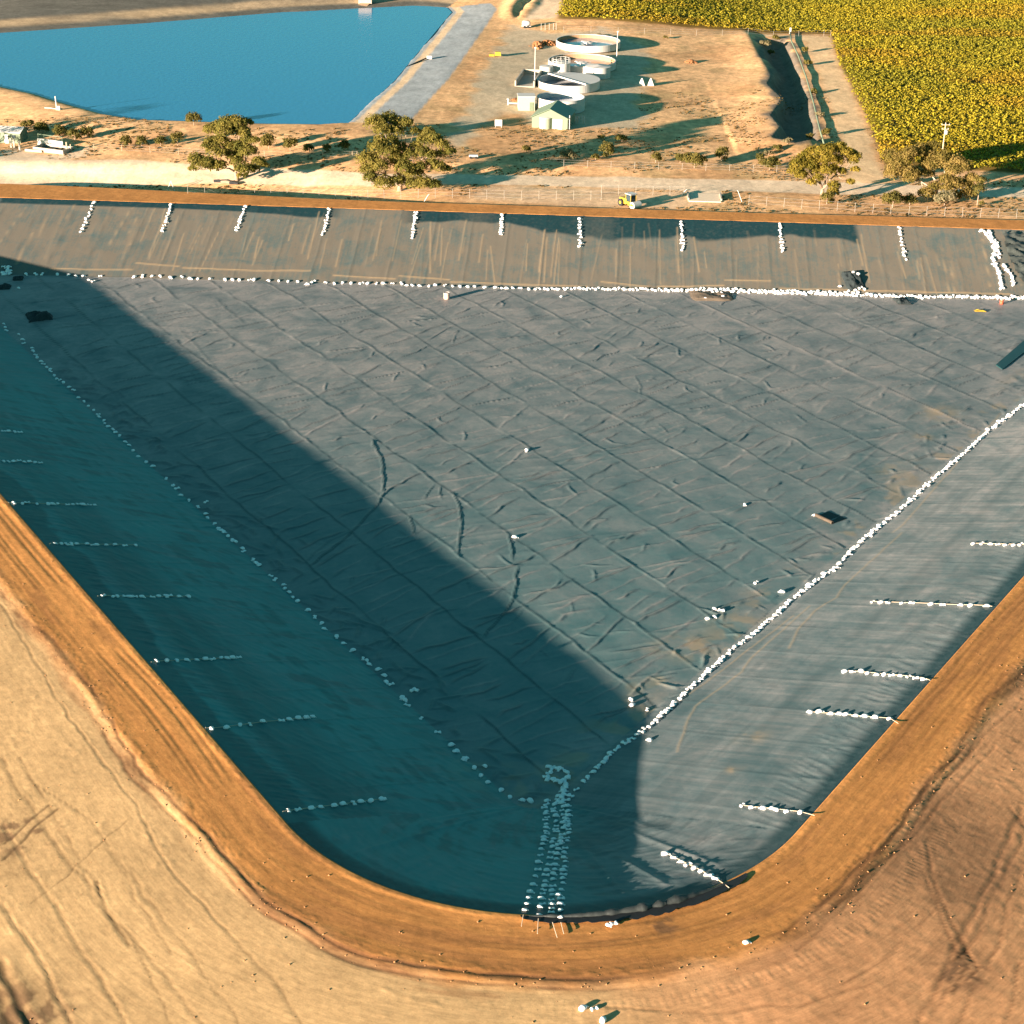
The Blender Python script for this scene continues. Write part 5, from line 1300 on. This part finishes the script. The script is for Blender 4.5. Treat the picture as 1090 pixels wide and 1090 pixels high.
# white flat roofed cabin
t = rotobj(560.5, 118, 'white_cabin', 'small white flat-roofed cabin left of the green shed', 'cabin', R(4))
o = MB(); o.box((0, 1.9, 1.7), (4.0, 3.8, 3.4)); o.build('wall', simple('cream_wall', (.38, .40, .28), .6), t)
MB().box((0, 1.9, 3.48), (4.3, 4.1, .16)).build('roof', M['white'], t); MB().box((1.2, -.05, 1.05), (.9, .1, 2.1)).build('door', M['green_sheet'], t)
t = rotobj(546, 112, 'pipe_fitting', 'white pipe with an upright valve left of the white cabin', 'pipe')
MB().tube([(-1.3, 0, .5), (1.6, 0, .5)], .18, 8).build('pipe', M['white'], t); MB().tube([(-1.2, 0, 0), (-1.2, 0, 1.7)], .14, 8).build('riser', M['white'], t); MB().lathe([(0, 1.5), (.4, 1.5), (.4, 1.6), (0, 1.6)], 12, c=(-1.2, 0)).build('handwheel', M['metal'], t)
# concrete bunker
t = rotobj(559.5, 91, 'concrete_bunker', 'three-sided concrete bunker left of the tanks', 'bunker', R(-8))
MB().box((0, 5.5, .12), (4.6, 15, .24)).build('floor_slab', M['concrete'], t)
for sx in (-2.4, 2.4): MB().box((sx, 5.5, .8), (.35, 15, 1.6)).build('side_wall', M['concrete'], t)
MB().box((0, 13.1, .8), (5.1, .35, 1.6)).build('back_wall', M['concrete'], t)
for px, py0, hh, l in ((569, 92, 9.8, 'tall thin pale pole between the bunker and the tanks'), (656.3, 66, 8.2, 'tall thin pale mast right of the rear tanks')):
    t = rotobj(px, py0, 'pole', l, 'pole'); MB().tube([(0, 0, 0), (0, 0, hh)], [.13, .08], 8).build('shaft', M['white'], t); MB().lathe([(0, 0), (.35, 0), (.35, .25), (0, .25)], 12).build('footing', M['concrete'], t)
    MB().box((0, 0, hh+.1), (.5, .3, .25)).build('lamp_head', M['metal'], t)
for px, l in ((613, 'first'), (616, 'second'), (619.5, 'third'), (622, 'fourth')):
    t = rotobj(px, 131.5, 'bollard', '%s from left of four thin white posts in the shed shadow' % l, 'post', group='posts right of the green shed'); MB().tube([(0, 0, 0), (0, 0, 1.6)], .09, 6).build('post', M['white'], t); MB().lathe([(0, 1.6), (.12, 1.6), (0, 1.75)], 8).build('cap', M['white'], t)
def sign_box(px, py, label):
    t = rotobj(px, py, 'notice_board', label, 'sign'); MB().box((0, 0, 1.2), (1.7, .15, 1.5)).build('board', M['white'], t)
    for sx in (-.7, .7): MB().tube([(sx, .1, 0), (sx, .1, 1.9)], .05, 6).build('post', M['metal'], t)
sign_box(530.5, 136, 'small square white board on the dirt left of the white cabin')
for px, l in ((683, 'left'), (692.5, 'right')):
    x, y, z = at(px, 91); o = MB().add([(-.85, -.5, 0), (.85, -.5, 0), (.85, .5, 0), (-.85, .5, 0), (-.12, -.12, 1.9), (.12, -.12, 1.9), (.12, .12, 1.9), (-.12, .12, 1.9)], [(3, 2, 1, 0), (4, 5, 6, 7), (0, 1, 5, 4), (1, 2, 6, 5), (2, 3, 7, 6), (3, 0, 4, 7)]).build('pointed_block', M['white'], loc=(x, y, z))
    tag(o, '%s of two white pointed blocks on the gravel right of the tanks' % l, 'block')
# heaps of orange rubble
def heap(px, py, wx, wy, hz, label, mat='rubble', seed=0):
    x, y, z = at(px, py); r = random.Random(seed); mb = MB()
    for i in range(60):
        a = r.gauss(0, .4)*wx; b_ = r.gauss(0, .4)*wy; hh = max(0, hz*math.exp(-(a/wx)**2*2.5-(b_/wy)**2*2.5)); s = r.uniform(.3, .9)
        mb.box((a, b_, hh*.5), (s*1.3, s, hh+s*.5), r.uniform(0, 3), taper=.55)
    o = mb.build('rubble_heap', M[mat], loc=(x, y, z-.1)); tag(o, label, 'heap')
heap(572, 49, 2.2, 6, 1.3, 'orange rubble heap behind the pole, left part of the strip', seed=1); heap(583, 47, 3, 4, 1.2, 'orange rubble heap in the middle of the strip behind the tanks', seed=2); heap(595, 46.5, 3.5, 3, .8, 'low orange rubble heap at the right end of the strip', seed=3)
heap(549, 107, 1.2, 2.5, .4, 'small orange soil heap beside the white cabin', seed=4); heap(735, 66.5, 1.8, 1.6, .8, 'small earth heap on the bare field right of the tanks', seed=5)
# white vehicle / tank by the gate and gate itself
t = rotobj(560, 29.5, 'water_trailer', 'rounded white tank trailer beside the gate near the spoil mounds', 'trailer', R(5))
MB().tube([(-1.2, 0, 1.3), (-.9, 0, 1.3), (.9, 0, 1.3), (1.2, 0, 1.3)], [.5, .8, .8, .5], 14).build('tank_shell', M['white'], t, True); MB().box((0, 0, .55), (2.8, 1.4, .15)).build('chassis', M['metal'], t)
for sx in (-.5, .5): MB().tube([(sx, -.75, .35), (sx, .75, .35)], .35, 12).build('wheel', M['dark'], t)

# ---- fences
def fence(pts, step, hgt, name, label, mat, wires=3, lean=None):
    P = [np.array(at(a, b)) for a, b in pts]; t = empty(name, tuple(P[0])); tag(t, label, 'fence')
    pos = []; carry = 0
    for a, b_ in zip(P[:-1], P[1:]):
        L = np.linalg.norm(b_[:2]-a[:2]); s = carry
        while s < L: pos.append(a+(b_-a)*s/L); s += step
        carry = s-L
    pos.append(P[-1]); post = None; top = []
    for i, p in enumerate(pos):
        z = float(height(np.array([p[0]]), np.array([p[1]]))[0]); q = (p[0]-P[0][0], p[1]-P[0][1], z-P[0][2])
        top.append(q)
        if i == 0: post = MB().tube([(0, 0, -.2), (0, 0, hgt)], .045, 5).build('post', mat, t, loc=q)
        elif i < 98:
            o = bpy.data.objects.new('post', post.data); COL.objects.link(o); o.parent = t; o.location = q; o.rotation_euler = (random.gauss(0, .02), random.gauss(0, .02), 0)
    o = MB()
    for k in range(wires):
        zz = hgt*(.25+.7*k/max(1, wires-1)); o.tube([(q[0], q[1], q[2]+zz) for q in top], .014, 3, cap=False)
    o.build('wire', M['metal'], t)
    return t
fence([(200, 206), (300, 209), (420, 212), (545, 213), (640, 213)], 3.6, 2.0, 'wire_fence', 'tall wire fence with thin pale posts along the far dirt bank, left part', M['postgrey'])
fence([(640, 207), (728, 208)], 3.6, 2.0, 'wire_fence', 'short run of wire fence behind the yellow machine', M['postgrey'])
fence([(797, 218), (850, 222), (960, 229), (1090, 233), (1130, 234)], 3.6, 2.0, 'wire_fence', 'tall wire fence along the far dirt bank, right part under the gum trees', M['postgrey'])
fence([(575, 176), (640, 179), (760, 182), (850, 184)], 5.2, 1.6, 'wire_fence', 'wire fence between the shrubs and the pale road below the tanks', M['postgrey'])
fence([(100, 160), (220, 166), (300, 168), (380, 168)], 6.5, 1.5, 'wire_fence', 'low wire fence under the reservoir bank left of the biggest gum tree', M['wood'])
fence([(600, 34), (660, 36), (770, 38), (884, 38.5)], 8, 1.8, 'wire_fence', 'wire fence along the lower edge of the vineyard', M['postgrey'])
fence([(576, 32), (592, 32)], 1.2, 2.0, 'gate_fence', 'pale close-set gate fence across the track beside the vineyard corner', M['white'])
# slanting fence stays near the crossing
for a, b_, l in (((186, 203), (182, 193), 'pale slanting stay left of the wide gum tree'), ((178, 202), (183, 193), 'second pale slanting stay left of the wide gum tree'), ((790, 215), (784, 203), 'long pale slanting stay right of the culvert crossing'), ((724, 209), (731, 202), 'pale slanting stay left of the culvert crossing'), ((451, 215), (457, 207), 'pale yellow bent stay below the biggest gum tree')):
    x0, y0, z0 = at(*a); k = mpp(x0, y0, z0); dx = (b_[0]-a[0])*k; dz = (a[1]-b_[1])*k*1.02
    o = MB().tube([(0, 0, -.1), (dx*.8, .2, dz*.9), (dx, .3, dz)], .08, 6).build('fence_stay', M['white'], loc=(x0, y0, z0)); tag(o, l, 'fence stay')
# culvert crossing: concrete deck and headwall
t = rotobj(750, 212, 'culvert', 'pale concrete culvert crossing joining the road to the far bank', 'culvert', R(-3))
k = mpp(*at(750, 212)); MB().box((0, 1.0, .06), (34*k, 6.4, .2)).build('deck', simple('pale_gravel_deck', (.70, .56, .40), .95, .15, 1.5), t); MB().box((17.4*k, 1.2, .1), (.3, 5, .9)).build('headwall', M['concrete'], t); MB().box((-17.4*k, 1.2, .1), (.3, 5, .9)).build('headwall', M['concrete'], t)
MB().tube([(17.6*k, 1.2, -.2), (18.8*k, 1.2, -.2)], .45, 14).build('pipe_mouth', M['dark'], t)

# ---- power pole
t = rotobj(1003, 163.5, 'power_pole', 'power pole with crossarms standing at the vineyard edge', 'pole')
MB().tube([(0, 0, 0), (0, 0, 7.2)], [.17, .11], 8).build('shaft', M['wood'], t)
for zz, ww in ((6.7, 1.9), (5.7, 1.5)):
    MB().box((0, -.12, zz), (ww, .12, .14)).build('crossarm', M['wood'], t)
    for sx in (-.45, 0, .45): MB().lathe([(0, zz+.07), (.07, zz+.07), (.09, zz+.25), (0, zz+.3)], 8, c=(sx*ww, -.12)).build('insulator', M['white'], t)
MB().lathe([(0, 4.6), (.32, 4.6), (.34, 5.4), (0, 5.5)], 12, c=(.35, -.2)).build('transformer', M['metal'], t)
t = rotobj(60.5, 117, 'gauge_post', 'short white post with a fallen pipe at the reservoir shore', 'post')
MB().tube([(0, 0, 0), (-.1, 0, 3.3)], .14, 8).build('post', M['white'], t); MB().tube([(-3.2, 1.2, .2), (-1.5, .6, .3), (.3, 0, .2)], .1, 6).build('pipe', M['white'], t); MB().box((.5, 0, .5), (.6, .5, 1.0)).build('box', M['metal'], t)

# ---- pump station at the left edge
t = rotobj(10, 152.5, 'pump_hut', 'small pale green hut with a light gabled roof at the left edge', 'hut', R(-8))
W_, L_, E_, Rg = 5.4, 4.4, 2.6, 3.3
o = MB(); o.add([(-W_/2, 0, 0), (W_/2, 0, 0), (W_/2, L_, 0), (-W_/2, L_, 0), (-W_/2, 0, E_), (W_/2, 0, E_), (W_/2, L_, E_), (-W_/2, L_, E_), (-W_/2, L_/2, Rg), (W_/2, L_/2, Rg)], [(0, 1, 5, 4), (2, 3, 7, 6), (1, 2, 6, 9, 5), (3, 0, 4, 8, 7)]); o.build('wall', M['green_sheet'], t)
for yy0, yy1 in ((-.3, L_/2), (L_+.3, L_/2)):
    z0_ = E_-.12; MB().add([(-W_/2-.3, yy0, z0_), (W_/2+.3, yy0, z0_), (W_/2+.3, yy1, Rg+.03), (-W_/2-.3, yy1, Rg+.03), (-W_/2-.3, yy0, z0_+.1), (W_/2+.3, yy0, z0_+.1), (W_/2+.3, yy1, Rg+.13), (-W_/2-.3, yy1, Rg+.13)], [(0, 1, 2, 3), (7, 6, 5, 4), (0, 4, 5, 1), (1, 5, 6, 2), (2, 6, 7, 3), (3, 7, 4, 0)]).build('roof_sheet', M['white'], t)
MB().box((-.6, -.04, 1.0), (.9, .1, 2.0)).build('door', M['metal'], t); MB().box((1.2, -.04, 1.6), (.8, .1, .7)).build('window', M['glass'], t)
t = rotobj(54, 155.5, 'white_wall', 'low white concrete wall with a rail behind the sunken basin', 'wall', R(-24)); MB().box((0, 0, .7), (7.0, .3, 1.5)).build('panel', M['white'], t)
o = MB(); [o.tube([(-3.3+i*1.65, 0, 1.4), (-3.3+i*1.65, 0, 2.4)], .06, 5) for i in range(5)]; o.tube([(-3.4, 0, 2.4), (3.4, 0, 2.4)], .06, 5); o.build('rail', M['green_sheet'], t)
t = rotobj(57, 160, 'basin', 'sunken rectangular concrete basin beside the road at the left', 'basin', R(-22))
for c, s in (((0, -1.9, .35), (8, .3, 1.0)), ((0, 1.9, .35), (8, .3, 1.0)), ((-3.95, 0, .35), (.3, 3.6, .98)), ((3.95, 0, .35), (.3, 3.6, .98))): MB().box(c, s).build('basin_wall', M['concrete'], t)
MB().box((0, 0, .08), (7.7, 3.6, .1)).build('basin_floor', M['stripblue'], t)
for i, (px, py, l) in enumerate(((12, 157, 'first'), (15.5, 158.5, 'second'), (21, 160, 'third'))):
    t = rotobj(px, py, 'concrete_post', '%s from left of three stout posts in front of the pale green hut' % l, 'post', group='posts in front of the hut'); MB().box((0, 0, 1.0), (.4, .4, 2.1), taper=.85).build('shaft', M['concrete'], t); MB().box((0, 0, 2.1), (.5, .5, .15)).build('cap', M['concrete'], t)
t = rotobj(71.5, 161.5, 'timber_post', 'brown timber post at the right end of the sunken basin', 'post'); MB().tube([(0, 0, 0), (0, 0, 2.2)], .17, 8).build('shaft', M['wood'], t); MB().tube([(.8, .2, 0), (.8, .2, 1.7)], .12, 8).build('side_post', M['wood'], t)
o = MB().box((0, 0, .25), (4.2, .5, .5)).build('concrete_kerb', M['concrete']); o.location = at(36, 161.5); o.rotation_euler = (0, 0, R(-16)); tag(o, 'pale concrete kerb between the hut posts and the basin', 'kerb')
# logs in front of wide gum tree
for i, (px, py, ln_, l) in enumerate(((233, 194.5, 2.2, 'left'), (241, 195.5, 2.4, 'middle'), (249, 196.5, 2.0, 'right'))):
    x, y, z = at(px, py); o = MB().tube([(-ln_/2, 0, .3), (0, .1, .38), (ln_/2, 0, .3)], [.3, .34, .26], 9).build('fallen_log', M['dark' if i != 1 else 'bark'], loc=(x, y, z)); o.rotation_euler = (0, 0, R(-12)); tag(o, '%s of three dark fallen logs under the wide gum tree' % l, 'log')
# intake on far side and float on the pale bank
t = rotobj(389, 2.5, 'intake_block', 'small pale concrete intake at the far shore of the reservoir', 'intake'); MB().box((0, 0, .9), (4.2, 4, 2.0)).build('block', M['concrete'], t)
MB().add([(-1.6, -2, .1), (1.6, -2, .1), (-3.5, -16, -3.2), (-7.0, -16, -3.2)], [(0, 3, 2, 1)]).build('chute', M['concrete_dk'], t)
t = rotobj(457, 63, 'float_drum', 'small white float on the pale reservoir bank', 'float'); MB().tube([(-.7, 0, .5), (.7, 0, .5)], .5, 12).build('drum_body', M['white'], t); MB().tube([(-.8, 0, .3), (-5, -8, -.2), (-9.5, -17, -1.0)], .18, 6).build('hose', M['dark'], t)
for px, py, w_, l in ((395, 165.5, 0, ''),): pass
x, y, z = at(504, 168.5); t = empty('parked_quad', (x, y, z)); tag(t, 'small white farm trailer standing in the tree shade by the road', 'trailer')
MB().box((0, 0, .6), (2.0, 1.1, .35)).build('tray', M['white'], t); [MB().tube([(sx, -.6, .3), (sx, .6, .3)], .3, 10).build('wheel', M['dark'], t) for sx in (-.6, .6)]
t = rotobj(528, 60, 'yellow_plant_item', 'tiny yellow machine on the bare bank left of the plant', 'machine'); MB().box((.5, 0, .8), (1.8, 1.4, 1.0), taper=.8).build('body', M['yellow'], t); MB().box((-1.2, 0, .4), (1.4, 1.2, .5)).build('blade', M['yellow'], t)

# pale green pipeline beside the pit
P = [at(a, b_) for a, b_ in ((841, 36), (842, 45), (850, 62), (858, 84), (866, 112), (872, 138), (877, 156))]
p0 = P[0]; t = empty('pipeline', p0); tag(t, 'pale green pipeline running down the right edge of the dark pit', 'pipe')
MB().tube([(q[0]-p0[0], q[1]-p0[1], q[2]-p0[2]+.5) for q in P], .2, 8).build('pipe', M['green_sheet'], t, True)
MB().box((0, 0, .9), (.5, .5, 1.9)).build('end_post', M['white'], t)

# ---- yellow machine (wheeled roller) on the far verge
t = rotobj(669, 219.5, 'road_roller', 'yellow road roller parked beyond the far dirt bank with a long shadow', 'roller', R(38))
MB().box((0, .9, 1.15), (1.7, 2.3, 1.1), taper=.92).build('engine_body', M['yellow'], t)
o = MB()
for sx in (-.75, .75):
    for sy in (-1.0, .5): o.tube([(sx, sy-.4, .9), (sx*.95, sy-.4, 2.75)], .07, 6)
o.build('cab_frame', M['yellow'], t); MB().box((0, -.65, 2.8), (1.8, 1.9, .12)).build('cab_roof', M['metal'], t); MB().box((0, -.65, 1.9), (1.35, 1.4, 1.2)).build('cab_glass', M['glass'], t)
MB().box((0, -.6, 1.0), (1.6, 1.6, .5)).build('platform', M['yellow'], t)
for sx in (-.95, .95):
    w_ = MB().tube([(sx-.25, 1.3, .75), (sx+.25, 1.3, .75)], .75, 20).build('wheel', M['dark'], t); MB().tube([(sx-.27, 1.3, .75), (sx+.27, 1.3, .75)], .32, 12).build('hub', M['yellow'], w_)
MB().tube([(-1.0, -2.2, .75), (1.0, -2.2, .75)], .75, 28).build('drum', M['metal'], t)
MB().box((0, -2.2, 1.0), (2.3, .3, .25)).build('drum_frame', M['yellow'], t); [MB().box((sx, -1.9, .85), (.14, 1.7, .3)).build('yoke', M['yellow'], t) for sx in (-1.12, 1.12)]
# ------------------------------------------------------------------ LIGHT, SKY, CAMERA
w = bpy.data.worlds.new('World'); scene.world = w; w.use_nodes = True
nt = w.node_tree; bg = nt.nodes['Background']
sky = nt.nodes.new('ShaderNodeTexSky'); sky.sky_type = 'NISHITA'; sky.sun_disc = False
sky.sun_elevation = SUN_EL; sky.sun_rotation = R(230); sky.air_density = 1.0; sky.dust_density = .6; sky.ozone_density = 3.0
tn = nt.nodes.new('ShaderNodeMix'); tn.data_type = 'RGBA'; tn.blend_type = 'MULTIPLY'; tn.inputs[0].default_value = 1; tn.inputs[7].default_value = (.48, 1.0, .72, 1)
nt.links.new(sky.outputs[0], tn.inputs[6]); nt.links.new(tn.outputs[2], bg.inputs[0]); bg.inputs[1].default_value = .05
ld = bpy.data.lights.new('sun', 'SUN'); ld.energy = 5.0; ld.angle = R(.5); ld.color = (1, .77, .61)
lo = bpy.data.objects.new('sun', ld); COL.objects.link(lo)
dv = Vector((math.cos(SUN_AZ)*math.cos(SUN_EL), math.sin(SUN_AZ)*math.cos(SUN_EL), -math.sin(SUN_EL)))
lo.rotation_mode = 'QUATERNION'; lo.rotation_quaternion = Vector((0, 0, -1)).rotation_difference(dv); lo.location = (0, 0, 200)
cam = bpy.data.cameras.new('camera'); co = bpy.data.objects.new('camera', cam); COL.objects.link(co)
cam.sensor_width = 36; cam.lens = F/1090*36; cam.clip_end = 20000; cam.clip_start = 1
co.matrix_world = Matrix.Translation((0, 0, H)) @ (Matrix.Rotation(R(90)-TH, 4, 'X') @ Matrix.Rotation(RO, 4, 'Z'))
scene.camera = co
scene.view_settings.view_transform = 'Standard'; scene.view_settings.look = 'None'; scene.view_settings.exposure = 2.3; scene.view_settings.gamma = 1
